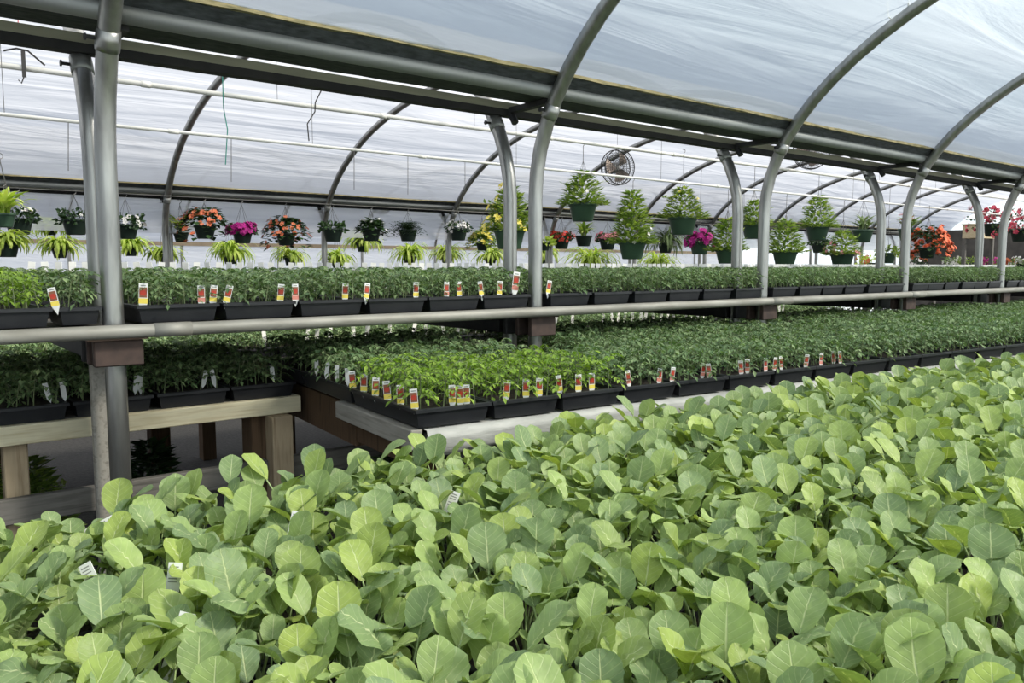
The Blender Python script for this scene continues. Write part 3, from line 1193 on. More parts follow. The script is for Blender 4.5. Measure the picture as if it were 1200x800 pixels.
# back bench
for r_ in range(2):
    cnt = 0
    for k in range(40):
        x = -0.6 + 0.285 * k
        y = BB_Y + 0.01 + TL / 2 + r_ * (TL + 0.01)
        if not in_view((x, y, BB_TOP + 0.06), 30) or x > 8.4:
            continue
        cnt += 1
        put_tray(x, y, BB_TOP - 0.001, 0, 'tray of seedlings, %s from left in %s row of bench behind the posts' % (nth(cnt), ROWN[r_]),
                 'trays in the %s row of the back bench' % ROWN[r_], 'dark')


# ------------------------------------------------------------------ plant tags
def photo_tag(pattern):
    """stake label: white head with a picture of a tomato and a coloured foot"""
    m = MB()
    w, h = 0.0125, 0.062
    m.box(-w, w, -0.0007, 0.0007, 0, h, 0)
    m.add([(-w, -0.0007, 0), (w, -0.0007, 0), (0, -0.0007, -0.03), (-w, 0.0007, 0), (w, 0.0007, 0), (0, 0.0007, -0.03)], [(0, 2, 1), (5, 3, 4), (0, 3, 5, 2), (1, 2, 5, 4)], 0)
    y = -0.0011
    m.add([(-w * .86, y, h * .30), (w * .86, y, h * .30), (w * .86, y, h * .80), (-w * .86, y, h * .80)], [(0, 1, 2, 3)], 2)
    m.add([(0.0 + w * .72 * math.cos(2 * PI * j / 14), y - 0.0004, h * .53 + w * .72 * math.sin(2 * PI * j / 14)) for j in range(14)], [tuple(range(14))], 1)
    m.add([(-w, y, 0.0), (w, y, 0.0), (w, y, h * .26), (-w, y, h * .26)], [(0, 1, 2, 3)], 3)
    m.add([(-w * .6, y, h * .86), (w * .6, y, h * .86), (w * .6, y, h * .91), (-w * .6, y, h * .91)], [(0, 1, 2, 3)], 4)
    return m.mesh('plant_tag', [WHITE_TAG, TAG_RED, TAG_DARK, TAG_YEL if pattern == 0 else TAG_PINK, INK])


TAG_ME = [photo_tag(0), photo_tag(1)]
FACE = CAMROT


def put_tag(p, label, group, pat=0, tilt=0.0, face=0.0, s=1.0):
    o = link('plant_tag', TAG_ME[pat], None, p)
    o.rotation_euler = (U(-.1, .05), tilt, face)
    o.scale = (s, s, s)
    tag(o, label, 'plant tag', group)
    return o


ups = [(64, -0.2), (167, 0.05), (235, 0.0), (249, 0.12), (264, 0.25), (328, 0.1), (345, 0.0), (404, 0.05), (428, 0.15), (487, 0.05), (522, 0.05), (538, -0.05),
       (563, -0.1), (585, 0.1), (602, 0.12), (642, 0.2)]
for i, (px, tl) in enumerate(ups):
    x = on_y(px, 345, 2.86)[0]
    big = 1.35 if px == 602 else (1.1 if px == 167 else 0.95)
    put_tag((x, 2.852 + 0.006 * (i % 2), SZ + TH + (0.004 if px != 602 else 0.02)),
            'red tomato picture tag, %s from left along the upper shelf trays' % nth(i + 1), 'picture tags on the upper shelf', 0 if i % 4 != 2 else 1, tl, -0.2 + U(-.3, .2), big)

lows = [407, 417, 434, 450, 468, 485]
for i, px in enumerate(lows):
    ly = 0.03 + (5 - i) * 0.10
    pw = rb_world(0.014, ly)
    put_tag((pw.x, pw.y, pw.z + TH + 0.002), 'red tomato picture tag, %s from back along the side of the corner tray' % nth(i + 1), 'picture tags on the lower bench', 0, U(-.1, .15),
            CAMROT + U(-.2, .2), 0.95)
lows2 = [530, 540, 547, 594, 616, 632, 656, 678, 693, 737, 772, 787, 823, 831, 869, 876, 897, 907, 916, 944, 962, 977, 985]
for i, px in enumerate(lows2):
    # walk the bench edge to the place seen under this bearing
    best = None
    for k in range(900):
        lx = 0.02 + k * 0.006
        pw = rb_world(lx, 0.022 + (0.02 if i % 3 == 0 else 0))
        e = abs(pix((pw.x, pw.y, pw.z + 0.07))[0] - px)
        if best is None or e < best[0]:
            best = (e, pw)
    pw = best[1]
    put_tag((pw.x, pw.y, pw.z + TH + 0.004), 'red tomato picture tag, %s right of the corner along lower bench edge' % nth(i + 1), 'picture tags on the lower bench',
            0 if px < 700 else 1, U(-.15, .2), -0.45 + U(-.25, .25), 0.9 if px < 700 else 0.8)

# plain white tags: back bench edge, and a few in the left bench
i = 0
for k in range(64):
    x = 1.75 + 0.085 * k + U(-.02, .02)
    if R() < 0.25:
        continue
    i += 1
    o = link('white_tag', white_me, None, (x, BB_Y + 0.03 + 0.012, BB_TOP + TH + 0.035))
    s = U(1.2, 1.8)
    o.scale = (s, s, s)
    o.rotation_euler = (U(-.15, .1), U(-.2, .2), -0.4 + U(-.3, .3))
    tag(o, 'white tag, %s from left on the tray edge of the bench behind the posts' % nth(i), 'plant tag', 'white tags on the back bench')
for i, (px, py, y) in enumerate(((58, 452, 3.20), (76, 452, 3.20), (160, 452, 3.2), (166, 449, 3.2), (240, 446, 3.2), (253, 441, 3.2), (322, 432, 3.2), (10, 423, 3.6), (41, 428, 3.7))):
    p = on_y(px, py, y)
    o = link('white_tag', white_me, None, (p.x, y + 0.02, LB_TOP + TH + 0.018))
    s = 1.0
    o.scale = (s, s, s)
    o.rotation_euler = (U(-.1, .1), U(-.25, .25), -0.3)
    tag(o, 'white tag, %s from left among the seedlings of the pale beamed bench' % nth(i + 1) if i < 7 else
        'white tag in the rear row of the pale beamed bench, %s one' % ('left' if i == 7 else 'right'), 'plant tag', 'white tags on the left bench')
for i, (px, py) in enumerate(((354, 442), (369, 432), (376, 449), (389, 452))):
    pw = rb_world(0.014, 0.58 + 0.11 * (3 - i))
    o = link('white_tag', white_me, None, (pw.x, pw.y, pw.z + TH + 0.016))
    o.scale = (0.9, 0.9, 0.9)
    o.rotation_euler = (0, U(-.2, .2), CAMROT)
    tag(o, 'white tag, %s from back at the shaded side of lower right bench' % nth(i + 1), 'plant tag', 'white tags on the right bench')

# ------------------------------------------------------------------ hanging baskets
def pot_mb(r, h):
    m = MB()
    m.lathe([(0.0, 0.0), (r * 0.66, 0.0), (r * 0.70, 0.006), (r * 0.93, h * 0.80), (r * 0.95, h * 0.82), (r * 1.0, h * 0.83), (r * 1.01, h * 0.98), (r * 0.99, h),
             (r * 0.92, h), (r * 0.90, h * 0.85), (0.0, h * 0.85)], 22)
    return m


def rnd_dir(rs, up=0.2):
    a = rs.uniform(0, 2 * PI)
    z = rs.uniform(-1, 1) * 0.7 + up
    return Vector((math.cos(a), math.sin(a), z)).normalized()


def flower(m, c, n, r, mi, rs, petals=5):
    n = n.normalized()
    u = n.orthogonal().normalized()
    w = n.cross(u)
    a0 = rs.uniform(0, 6)
    for k in range(petals):
        a = a0 + 2 * PI * k / petals
        d = u * math.cos(a) + w * math.sin(a)
        s = u * -math.sin(a) + w * math.cos(a)
        m.add([c, c + d * r * 0.6 + s * r * 0.38 + n * r * 0.16, c + d * r + n * r * 0.08, c + d * r * 0.6 - s * r * 0.38 + n * r * 0.16], [(0, 1, 2, 3)], mi)


def foliage(style, r, h, rs, top=0.3):
    """plant body above a pot rim at z=h, pot radius r; returns (foliage MB, flower sites)"""
    u = rs.uniform
    m = MB()
    sites = []
    if style == 'spider':
        for k in range(170):
            L = u(0.5, 1.5) * r * 1.8
            m.strap((u(-.3, .3) * r, u(-.3, .3) * r, h), u(0, 2 * PI), L, 0.036, u(0.5, 1.45), 0, 6, u(0.8, 1.25))
    elif style == 'bush':
        for k in range(240):
            d = rnd_dir(rs, 0.35)
            rad = r * u(0.55, 1.32)
            p = Vector((d.x * rad, d.y * rad, h + max(-0.35 * r, d.z * rad * 0.85 * top / 0.2)))
            m.leaf(p, d + Vector((u(-.6, .6), u(-.6, .6), u(-.6, .3))), d, u(0.035, 0.06), u(0.022, 0.038))
            if k % 3 == 0:
                sites.append((p + d * 0.03, d))
    elif style == 'fern':
        for k in range(130):
            az = u(0, 2 * PI)
            L = u(0.7, 1.3) * r * 1.5
            ang = u(0.5, 1.5)
            q = Vector((u(-.3, .3) * r, u(-.3, .3) * r, h - 0.01))
            o = Vector((math.cos(az), math.sin(az), 0))
            sd = Vector((-o.y, o.x, 0))
            for s in range(7):
                d = o * math.cos(ang) + Vector((0, 0, math.sin(ang)))
                q = q + d * (L / 7)
                ang -= 0.3
                for sg in (-1, 1):
                    m.leaf(q, sd * sg + d * 0.4, Vector((0, 0, 1)), 0.036, 0.018)
            if k % 3 == 0:
                sites.append((q, Vector((0, 0, 1))))
    elif style == 'climber':
        hh = top
        for sgn in range(3):
            a0 = u(0, 6)
            pts = []
            for i in range(14):
                t = i / 13
                rr = r * 0.75 * (1 - t) + 0.01
                pts.append(Vector((rr * math.cos(a0 + t * 3), rr * math.sin(a0 + t * 3), h + hh * t)))
            m.tube(pts, 0.003, 4, 0, False)
        nl = int(820 * max(0.8, hh / 0.4))
        for k in range(nl):
            t = u(0, 1) ** 1.9
            rr = r * (1.3 * (1 - t) ** 0.8 + 0.2) * u(0.45, 1.08)
            az = u(0, 2 * PI)
            p = Vector((rr * math.cos(az), rr * math.sin(az), h - 0.02 + hh * t))
            d = Vector((math.cos(az), math.sin(az), u(0.0, 0.9)))
            m.leaf(p, d, Vector((u(-.3, .3), u(-.3, .3), 1)), u(0.05, 0.085), u(0.03, 0.046), 0, 0.3, 0.15)
            if k % 7 == 0:
                sites.append((p + d * 0.05, d))
        for k in range(5):
            az = u(0, 6.28)
            pts = [Vector((0.4 * r * math.cos(az), 0.4 * r * math.sin(az), h + hh * 0.3))]
            for i in range(5):
                pts.append(pts[-1] + Vector((math.cos(az) * 0.03, math.sin(az) * 0.03, 0.045 - 0.012 * i)))
            m.tube(pts, 0.002, 3, 0, False)
            for q in pts[2:]:
                m.leaf(q, Vector((u(-1, 1), u(-1, 1), 0.3)), Vector((0, 0, 1)), 0.06, 0.028)
    elif style == 'cascade':
        for k in range(320):
            a = u(0, 2 * PI)
            t = u(0, 1)
            rr = r * u(0.3, 1.45)
            drop = max(0, rr / r - 0.9) * u(0.2, 1.6) * r * 1.4
            p = Vector((rr * math.cos(a), rr * math.sin(a), h + top * (1 - (rr / (r * 1.5)) ** 2) * u(0.5, 1.0) - drop))
            d = Vector((math.cos(a), math.sin(a), u(-.5, .6)))
            m.leaf(p, d, Vector((0, 0, 1)) + d * 0.5, u(0.06, 0.10), u(0.045, 0.075), 0, 0.25, 0.2)
            if rr > 0.6 * r:
                sites.append((p + d * 0.04 + Vector((0, 0, .01)), d + Vector((0, 0, .4))))
    elif style == 'straplily':
        for k in range(46):
            m.strap((u(-.3, .3) * r, u(-.3, .3) * r, h), u(0, 2 * PI), u(0.22, 0.34), 0.035, u(0.8, 1.5), 0, 6, u(0.45, 0.8))
            if k % 4 == 0:
                sites.append((Vector((u(-1, 1) * r, u(-1, 1) * r, h + u(.1, .22))), Vector((0, 0, 1))))
    return m, sites


def basket(px, py_top, w_px, y, style, leafm, potm, label, top=0.2, flowers=None, nfl=0, fr=0.03, z_hook=None, group='hanging baskets', seed=0, dy_hook=0.0, hfac=0.62, big=1.0,
           flower_zone=None, ground=False):
    """pot whose rim is seen at (px, py_top); w_px wide there; hung on the plane y"""
    p = on_y(px, py_top, y)
    q = Vector((p.x, p.y, p.z - H))
    r = w_px * q.dot(CF) / F_PX / 2
    h = r * 2 * hfac
    base = Vector((p.x, p.y, p.z - h))
    rs = random.Random(seed * 37 + int(px) * 13)
    root = empty('flower_pot' if ground else 'hanging_basket', base, rs.uniform(0, 0.6))
    tag(root, label, 'flower pot' if ground else 'hanging basket', group)
    pot_mb(r, h).build('pot', potm, root, smooth=True)
    fm, sites = foliage(style, r * big, h, rs, top)
    if style == 'spider' or style == 'fern' or style == 'straplily':
        pass
    fm.build('foliage', leafm, root)
    if flowers and sites:
        m = MB()
        if flower_zone:
            s2 = [s for s in sites if flower_zone(s[0], r, h)]
            sites = s2 or sites
        for k in range(nfl):
            c_, d_ = rs.choice(sites)
            c_ = c_ + Vector((rs.uniform(-.02, .02), rs.uniform(-.02, .02), rs.uniform(-.01, .02)))
            flower(m, c_, d_ + Vector((0, 0, 0.25)), fr * rs.uniform(0.8, 1.2), 0, rs)
        m.build('blossom', flowers, root)
    if ground:
        return root
    zh = (z_hook if z_hook is not None else H + 0.726) - base.z
    m = MB()
    apex = max(h + 0.22, min(zh - 0.05, h + 0.42))
    for k in range(4):
        a = 2 * PI * k / 4 + 0.4
        m.tube([(r * 0.98 * math.cos(a), r * 0.98 * math.sin(a), h * 0.94), (0, 0, apex)], 0.0022, 4)
    hg = m.build('hanger', WIRE, root)
    m = MB()
    hk = [(0, 0, apex)]
    if zh > apex + 0.03:
        hk.append((0, 0, zh - 0.03))
    zt = hk[-1][2]
    for k in range(8):
        a = -PI / 2 + PI * 1.35 * k / 7
        hk.append((0.022 * math.cos(a), 0, zt + 0.02 + 0.02 * math.sin(a)))
    m.tube(hk, 0.0032, 5)
    m.build('hook', WIRE, hg)
    return root


WZ = H + 0.726
P1Z, P2Z = H + 1.235, H + 0.842
A_Y = 8.74
basket(22, 256, 30, A_Y, 'bush', DKGR, POT_DRK, 'dark pot with a single white bloom, leftmost in the basket row under far gutter', 0.16, P_WHITE, 14, 0.03, WZ, 'baskets under the far gutter', 1,
       flower_zone=lambda p, r, h: p.z > h + 0.05)
basket(88, 257, 29, A_Y, 'bush', DKGR, POT_DRK, 'dark pot of dense round dark greenery just left of the first steel posts', 0.19, P_WHITE, 8, 0.02, WZ, 'baskets under the far gutter', 2)
basket(148, 263, 27, A_Y, 'bush', DKGR, POT_DRK, 'dark basket with white flowers partly hidden by the first steel posts', 0.17, P_WHITE, 26, 0.026, WZ, 'baskets under the far gutter', 3, big=1.2)
basket(212, 272, 18, A_Y + 0.5, 'straplily', SPID, POT_DRK, 'small dark basket of upright chartreuse leaves with orange blooms beside thin far posts', 0.2, P_ORANGE, 16, 0.03, WZ, 'baskets under the far gutter', 4)
basket(240, 264, 25, A_Y, 'cascade', DKGR, POT_DRK, 'dark basket with large round leaves and coral begonia flowers on its left', 0.20, P_ORANGE, 46, 0.03, WZ, 'baskets under the far gutter', 5, big=1.5,
       flower_zone=lambda p, r, h: p.x < 0.02)
basket(284, 270, 24, A_Y, 'bush', DKGR, POT_DRK, 'dark basket topped with a dome of magenta flowers', 0.14, P_MAG, 260, 0.028, WZ, 'baskets under the far gutter', 6)
basket(335, 273, 23, A_Y, 'cascade', DKGR, POT_DRK, 'dark basket of spreading begonia with coral flowers out to both sides', 0.20, P_ORANGE, 60, 0.03, WZ, 'baskets under the far gutter', 7, big=1.5,
       flower_zone=lambda p, r, h: abs(p.x) > r * 0.6)
basket(390, 268, 24, A_Y, 'bush', DKGR, POT_DRK, 'dark basket of plain dark greenery beside the second thin far posts', 0.14, None, 0, 0, WZ, 'baskets under the far gutter', 8, big=1.0)
basket(435, 268, 23, A_Y, 'cascade', DKGR, POT_DRK, 'dark basket with small white flowers over trailing leaves', 0.12, P_WHITE, 46, 0.018, WZ, 'baskets under the far gutter', 9)
basket(478, 269, 22, A_Y, 'fern', DKGR, POT_DRK, 'dark basket of feathery dark green leaves left of the third thin far posts', 0.16, None, 0, 0, WZ, 'baskets under the far gutter', 10, big=1.15)
basket(537, 268, 22, A_Y, 'bush', DKGR, POT_DRK, 'dark basket crowned with white flowers left of the yellow climber', 0.16, P_WHITE, 90, 0.024, WZ, 'baskets under the far gutter', 11)
basket(565, 284, 15, A_Y + 0.2, 'cascade', BUSH, POT_DRK, 'small dark pot with trailing stems and yellow flowers', 0.18, P_YEL, 40, 0.03, WZ, 'baskets under the far gutter', 12, big=1.5,
       flower_zone=lambda p, r, h: p.x < 0)
basket(638, 284, 15, A_Y, 'bush', SPID, POT_DRK, 'small dark basket of lime leaves right of the second front post', 0.16, None, 0, 0, WZ, 'baskets under the far gutter', 13, big=1.3)
basket(658, 279, 20, A_Y, 'bush', DKGR, POT_DRK, 'dark basket heaped with red flowers below the far gutter', 0.16, P_RED, 120, 0.03, WZ, 'baskets under the far gutter', 14)
basket(684, 276, 20, A_Y, 'straplily', BUSH, POT_DRK, 'dark basket of grassy green leaves directly under the highest climber basket', 0.14, None, 0, 0, WZ, 'baskets under the far gutter', 15, big=0.8)
basket(712, 280, 20, A_Y, 'bush', DKGR, POT_DRK, 'dark basket heaped with salmon pink flowers', 0.14, P_PINK, 90, 0.032, WZ, 'baskets under the far gutter', 16)

B_Y = 10.6
sp = [(8, 285, 26), (70, 291, 18), (153, 290, 16), (192, 300, 14), (270, 298, 18), (340, 302, 14), (395, 305, 14), (425, 285, 16), (480, 300, 16), (524, 300, 15), (575, 302, 14), (635, 300, 14)]
for i, (px, py, w) in enumerate(sp):
    basket(px, py, w, B_Y if i else 8.2, 'spider', SPID, POT_DRK, 'small dark pot of arching chartreuse spider plant, %s from left in the lower row' % nth(i + 1), 0.2, None, 0, 0, WZ,
           'chartreuse spider plants in the lower row', 20 + i, big=1.8 if i else 1.2)
basket(60, 268, 12, 9.9, 'spider', SPID, POT_DRK, 'chartreuse spider plant higher up between the two leftmost dark baskets', 0.2, None, 0, 0, WZ, 'upper chartreuse spider plants', 40, big=2.0)
basket(4, 250, 26, 7.2, 'straplily', SPID, POT_GRN, 'tall chartreuse plant cut by the left edge of the view', 0.3, None, 0, 0, P2Z, 'upper chartreuse spider plants', 41, big=1.2)
basket(692, 308, 22, 10.2, 'spider', SPID, POT_DRK, 'spreading chartreuse plant under the salmon pink flower basket', 0.2, None, 0, 0, WZ, 'chartreuse spider plants in the lower row', 42, big=1.8)
basket(770, 312, 20, 10.2, 'spider', SPID, POT_DRK, 'chartreuse plant low between the two big climber baskets', 0.2, None, 0, 0, WZ, 'chartreuse spider plants in the lower row', 43, big=1.7)
basket(780, 285, 18, 9.2, 'spider', GREYGR, POT_DRK, 'grey green spider plant behind the climber baskets with trailing plantlets', 0.2, P_ORANGE, 0, 0, WZ, 'upper chartreuse spider plants', 44, big=2.0)

# big climbers in green pots in the middle bay
CL = 'green pots of climbing plants'
basket(683, 238, 34, 5.9, 'climber', BUSH, POT_GRN, 'highest green pot of leafy climber, just left of the cage fan', 0.33, P_WHITE, 12, 0.02, P1Z, CL, 50)
basket(741, 283, 33, 5.3, 'climber', BUSH, POT_GRN, 'green pot of slim tall climber below the cage fan', 0.50, P_WHITE, 10, 0.02, P2Z, CL, 51)
basket(800, 254, 34, 5.6, 'climber', BUSH, POT_GRN, 'green pot of leafy climber with yellow tints left of the third rear post', 0.32, P_YEL, 8, 0.022, P1Z, CL, 52)
basket(597, 268, 38, 5.3, 'climber', BUSH, POT_GRN, 'green pot of yellow flowered climber behind the second pair of posts', 0.34, P_YEL, 40, 0.03, P2Z, CL, 53,
       flower_zone=lambda p, r, h: p.x < 0.0)
basket(820, 283, 24, 6.6, 'bush', DKGR, POT_GRN, 'green pot of crimson pink flowers low and left of the third rear post', 0.22, P_MAG, 170, 0.035, P1Z, CL, 54, big=1.1)
basket(852, 292, 27, 5.3, 'climber', BUSH, POT_GRN, 'green pot of tall bright climber just behind the third rear post', 0.34, None, 0, 0, P2Z, CL, 55)
basket(883, 263, 27, 5.9, 'climber', BUSH, POT_GRN, 'green pot of bushy climber between the third pair of posts', 0.30, P_WHITE, 6, 0.02, P1Z, CL, 56)
basket(920, 294, 29, 5.3, 'climber', BUSH, POT_GRN, 'green pot of loose dark climber right of the third front post', 0.38, None, 0, 0, P2Z, CL, 57)
basket(958, 265, 27, 5.9, 'climber', BUSH, POT_GRN, 'green pot of dense cone shaped climber left of the fourth posts', 0.42, None, 0, 0, P1Z, CL, 58)
basket(960, 285, 18, 6.6, 'bush', DKGR, POT_DRK, 'small dark pot directly under the cone shaped climber', 0.08, None, 0, 0, P1Z, CL, 59)
basket(987, 297, 27, 5.3, 'climber', BUSH, POT_GRN, 'green pot of climber with peach flowers just left of the fourth rear post', 0.30, P_PINK, 14, 0.03, P2Z, CL, 60)
basket(1011, 269, 24, 5.9, 'straplily', GREYGR, POT_GRN, 'green pot of strappy pale leaves behind the fourth rear post', 0.3, None, 0, 0, P1Z, CL, 61)
basket(1040, 296, 20, 6.2, 'bush', BUSH, POT_GRN, 'green pot of lime foliage left of the fourth front post', 0.2, None, 0, 0, P1Z, CL, 62)
basket(1064, 268, 22, 5.9, 'straplily', BUSH, POT_GRN, 'green pot of upright leaves with red blooms behind the fourth front post', 0.22, P_RED, 30, 0.045, P1Z, CL, 63)
basket(1087, 290, 20, 5.2, 'cascade', DKGR, POT_DRK, 'dark pot with a cascade of bright coral flowers on its right side', 0.34, P_ORANGE, 420, 0.03, P2Z, CL, 64, big=1.7,
       flower_zone=lambda p, r, h: p.x * CR.x + p.y * CR.y > -0.05)
basket(1165, 262, 24, 5.3, 'bush', DKGR, POT_DRK, 'large dark basket of crimson flowers between the fifth pair of posts', 0.22, P_CRIM, 230, 0.034, P2Z, CL, 65, big=2.0)
basket(1197, 268, 24, 4.6, 'bush', DKGR, POT_DRK, 'dark basket with crimson flowers cut by the right edge of the view', 0.22, P_CRIM, 110, 0.034, P2Z, CL, 66, big=1.8)

# display bench of flowers at the far right
DB_TOP = H - 0.07
root = empty('display_bench', (9.5, 6.6, DB_TOP))
tag(root, 'low bench of flower pots behind the fourth and fifth posts', 'bench')
m = MB()
m.box(-2.0, 10.9, -0.1, 1.1, -0.03, 0.0)
m.build('top', GREY_WOOD_X, root)
for x in (-1.8, 0.6, 3.2, 5.6, 8.2):
    for y in (-0.02, 0.95):
        m = MB()
        m.box(x, x + 0.09, y, y + 0.09, -DB_TOP, -0.031)
        m.build('leg', plain('white_leg', (0.6, 0.6, 0.56)) if x < 0 else GREY_WOOD_X, root)
fl_pots = [(1020, 'lime', SPID, P_ORANGE, 24, 'lime leaved pot with a coral bloom at the foot of the fourth rear post'),
           (1070, 'white', DKGR, P_WHITE, 30, 'pot of small white flowers below the upright red flowered basket'),
           (1118, 'white', GREYGR, P_WHITE, 40, 'grey leaved pot with white flowers right of the coral cascade'),
           (1136, 'green', BUSH, None, 0, 'plain bushy green pot left of the fifth rear post'),
           (1158, 'magenta', BUSH, P_MAG, 120, 'pot of bright magenta flowers between the fifth pair of posts'),
           (1183, 'coral', BUSH, P_ORANGE, 90, 'pot of coral flowers right of the fifth front post'),
           (1197, 'white', GREYGR, P_WHITE, 60, 'pot of white flowers at the right edge of the view')]
for i, (px, nm, lm, fm_, nf, lb) in enumerate(fl_pots):
    # set on the bench: rim height is fixed by the bench, so place by bearing
    d = ray(px, 312)
    y = 6.8 + 0.25 * (i % 3)
    x = d.x * y / d.y
    q = Vector((x, y, 0))
    r = 0.11
    rs = random.Random(500 + i)
    root = empty('flower_pot', (x, y, DB_TOP + 0.001))
    tag(root, lb, 'flower pot', 'flower pots on the far display bench')
    pot_mb(r, 0.13).build('pot', POT_DRK, root, smooth=True)
    f_, sites = foliage('bush', r * 1.5, 0.13, rs, 0.2)
    f_.build('foliage', lm, root)
    if fm_:
        m = MB()
        for k in range(nf):
            c_, d_ = rs.choice(sites)
            flower(m, c_, d_, 0.04, 0, rs)
        m.build('blossom', fm_, root)

# wooden crate box and dark partition beyond
c = on_y(1147, 272, 6.25)
root = empty('wooden_crate', (c.x, 6.25, c.z - 0.12))
tag(root, 'pale wooden box standing high behind the fifth rear post', 'crate')
m = MB()
m.box(-0.34, 0.34, -0.15, 0.15, 0, 0.24)
m.build('box_body', CRATE, root, bevel=0.006)
m = MB()
m.box(-0.36, 0.36, -0.17, 0.17, 0.241, 0.265)
m.build('lid', CRATE, root, bevel=0.004)
m = MB()
for xx in (-0.3, 0.3):
    for yy in (-0.12, 0.12):
        m.box(xx - 0.03, xx + 0.03, yy - 0.03, yy + 0.03, -(c.z - 0.12), -0.001)
m.build('stand', GREY_WOOD_X, root)
m = MB()
m.box(XB - 0.40, XB - 0.34, 5.2, 9.9, 0.0, H + 0.88)
tag(m.build('wall_partition', SHED), kind='structure')

# shaded plants on the floor under the left bench
for i, (x, y, s) in enumerate(((0.42, 3.72, 0.26), (0.90, 3.72, 0.24), (1.75, 3.0, 0.22), (-0.08, 3.8, 0.26))):
    rs = random.Random(800 + i)
    root = empty('potted_fern', (x, y, 0.0))
    tag(root, ['leafy green plant on the floor in shade behind the leftmost wooden post', 'dark leafy plant on the floor left of the bench corner post',
               'dark leafy plant on the floor under the right bench end board', 'dark leafy plant on the floor at the left edge'][i], 'plant', 'shaded plants under the bench')
    pot_mb(0.14, 0.18).build('pot', POT_DRK, root, smooth=True)
    f_, _ = foliage('climber', 0.19 * s / 0.42, 0.18, rs, 0.40)
    f_.build('foliage', BUSH if i in (0, 3) else DKGR, root)

# ------------------------------------------------------------------ the cabbage bed in front
BT = H - 0.665                  # bench surface
CZ = BT + 0.055                 # soil
root = empty('cabbage_bench', (0, 0, BT))
tag(root, 'low wide bench in front holding the whole bed of cabbage seedlings', 'bench')
BA = -math.atan(0.04)


def edge_y(x):
    return min(1.735, 1.855 - 0.06 * x)


m = MB()
top_pts = [(-1.0, 0.12), (9.0, 0.12), (9.0, edge_y(9) + 0.01), (2.0, edge_y(2) + 0.01), (-1.0, edge_y(-1) + 0.01)]
m.add([(x, y, -0.004) for x, y in top_pts] + [(x, y, -0.03) for x, y in top_pts],
      [(0, 1, 2, 3, 4), (9, 8, 7, 6, 5)] + [(i, 5 + i, 5 + (i + 1) % 5, (i + 1) % 5) for i in range(5)])
m.build('top', GREY_WOOD_X, root)
for x in (-0.9, 1.6, 4.1, 6.6, 8.8):
    for y in (0.16, 1.25):
        m = MB()
        m.box(x, x + 0.09, y, y + 0.09, -BT, -0.031)
        m.build('leg', BROWN_WOOD, root)

# black flats under the leaves
flat_me, flat_soil = tray_mesh(0.535, 0.272, 0.055), soil_mesh(0.535, 0.272, 0.055)
ft = 0
for i in range(17):
    x = -0.70 + 0.545 * i
    for k in range(6):
        y = edge_y(x) - 0.16 - 0.28 * k
        if y < 0.25 or not in_view((x, y, CZ), 120):
            continue
        ft += 1
        o = link('nursery_flat', flat_me, None, (x, y, BT))
        o.rotation_euler = (0, 0, -0.055 if x > 1.8 else 0.0)
        tag(o, 'black flat %s from left in the %s row from the far edge of cabbage bed' % (nth(i + 1), nth(k + 1)), 'seedling tray', 'black flats under the cabbage seedlings')
        link('soil', flat_soil, o)


def cab_leaf(seed, nu=8, nv=11, L=0.075, Wd=0.062, pet=0.055, phi0=0.12, phi1=0.8, cup=0.18, wave=0.003):
    """one cabbage leaf: petiole rising from the stem and a broad rounded blade bending outward (+y)"""
    rs = random.Random(seed)
    u = rs.uniform
    m = MB()
    tot = L + pet

    def path(s):
        # integrate the bend from the vertical
        q = Vector((0, 0, 0))
        steps = 16
        for i in range(int(steps)):
            t0 = (i + 0.5) / steps
            if t0 * tot > s:
                pass
            ds = max(0, min(tot / steps, s - i * tot / steps))
            a = phi0 + (phi1 - phi0) * (t0 ** 1.2)
            q += Vector((0, math.sin(a), math.cos(a))) * ds
        t = s / tot
        a = phi0 + (phi1 - phi0) * (t ** 1.2)
        return q, Vector((0, math.sin(a), math.cos(a))), Vector((0, -math.cos(a), math.sin(a)))
    # petiole
    pts, rr = [], []
    for i in range(5):
        q, _, nrm = path((pet + L * 0.12) * i / 4)
        pts.append(q - nrm * 0.001)
        rr.append(0.0022 - 0.0008 * i / 4)
    m.tube(pts, rr, 5, 1, False)
    vs, uv = [], []
    ph1, ph2 = u(0, 6), u(0, 6)
    tw = u(-0.25, 0.25)
    for j in range(nv + 1):
        t = j / nv
        q, tg, nrm = path(pet + L * t)
        tt = 0.02 + 0.975 * t
        w = Wd * 0.5 * (tt ** 0.72) * ((1 - tt) ** 0.46) * 1.962
        for i in range(nu + 1):
            a = (i / nu) * 2 - 1
            ew = w * (1 + 0.035 * math.sin(t * 34 + ph1 + (1 if a > 0 else 0)) * abs(a))
            lift = cup * w * (a * a) + wave * math.sin(t * 11 + ph2 + a * 2.2) * abs(a) - 0.10 * L * max(0, t - 0.75) * abs(a) + 0.0016 * math.cos(t * 44 - abs(a) * 11) * (1 - a * a)
            lift += tw * a * w * t
            vs.append(q + Vector((1, 0, 0)) * (a * ew) + nrm * lift)
            uv.append((a * 0.5 + 0.5, t))
    fs = []
    for j in range(nv):
        for i in range(nu):
            p = j * (nu + 1) + i
            fs.append((p, p + 1, p + nu + 2, p + nu + 1))
    m.add(vs, fs, 0, uv)
    return m


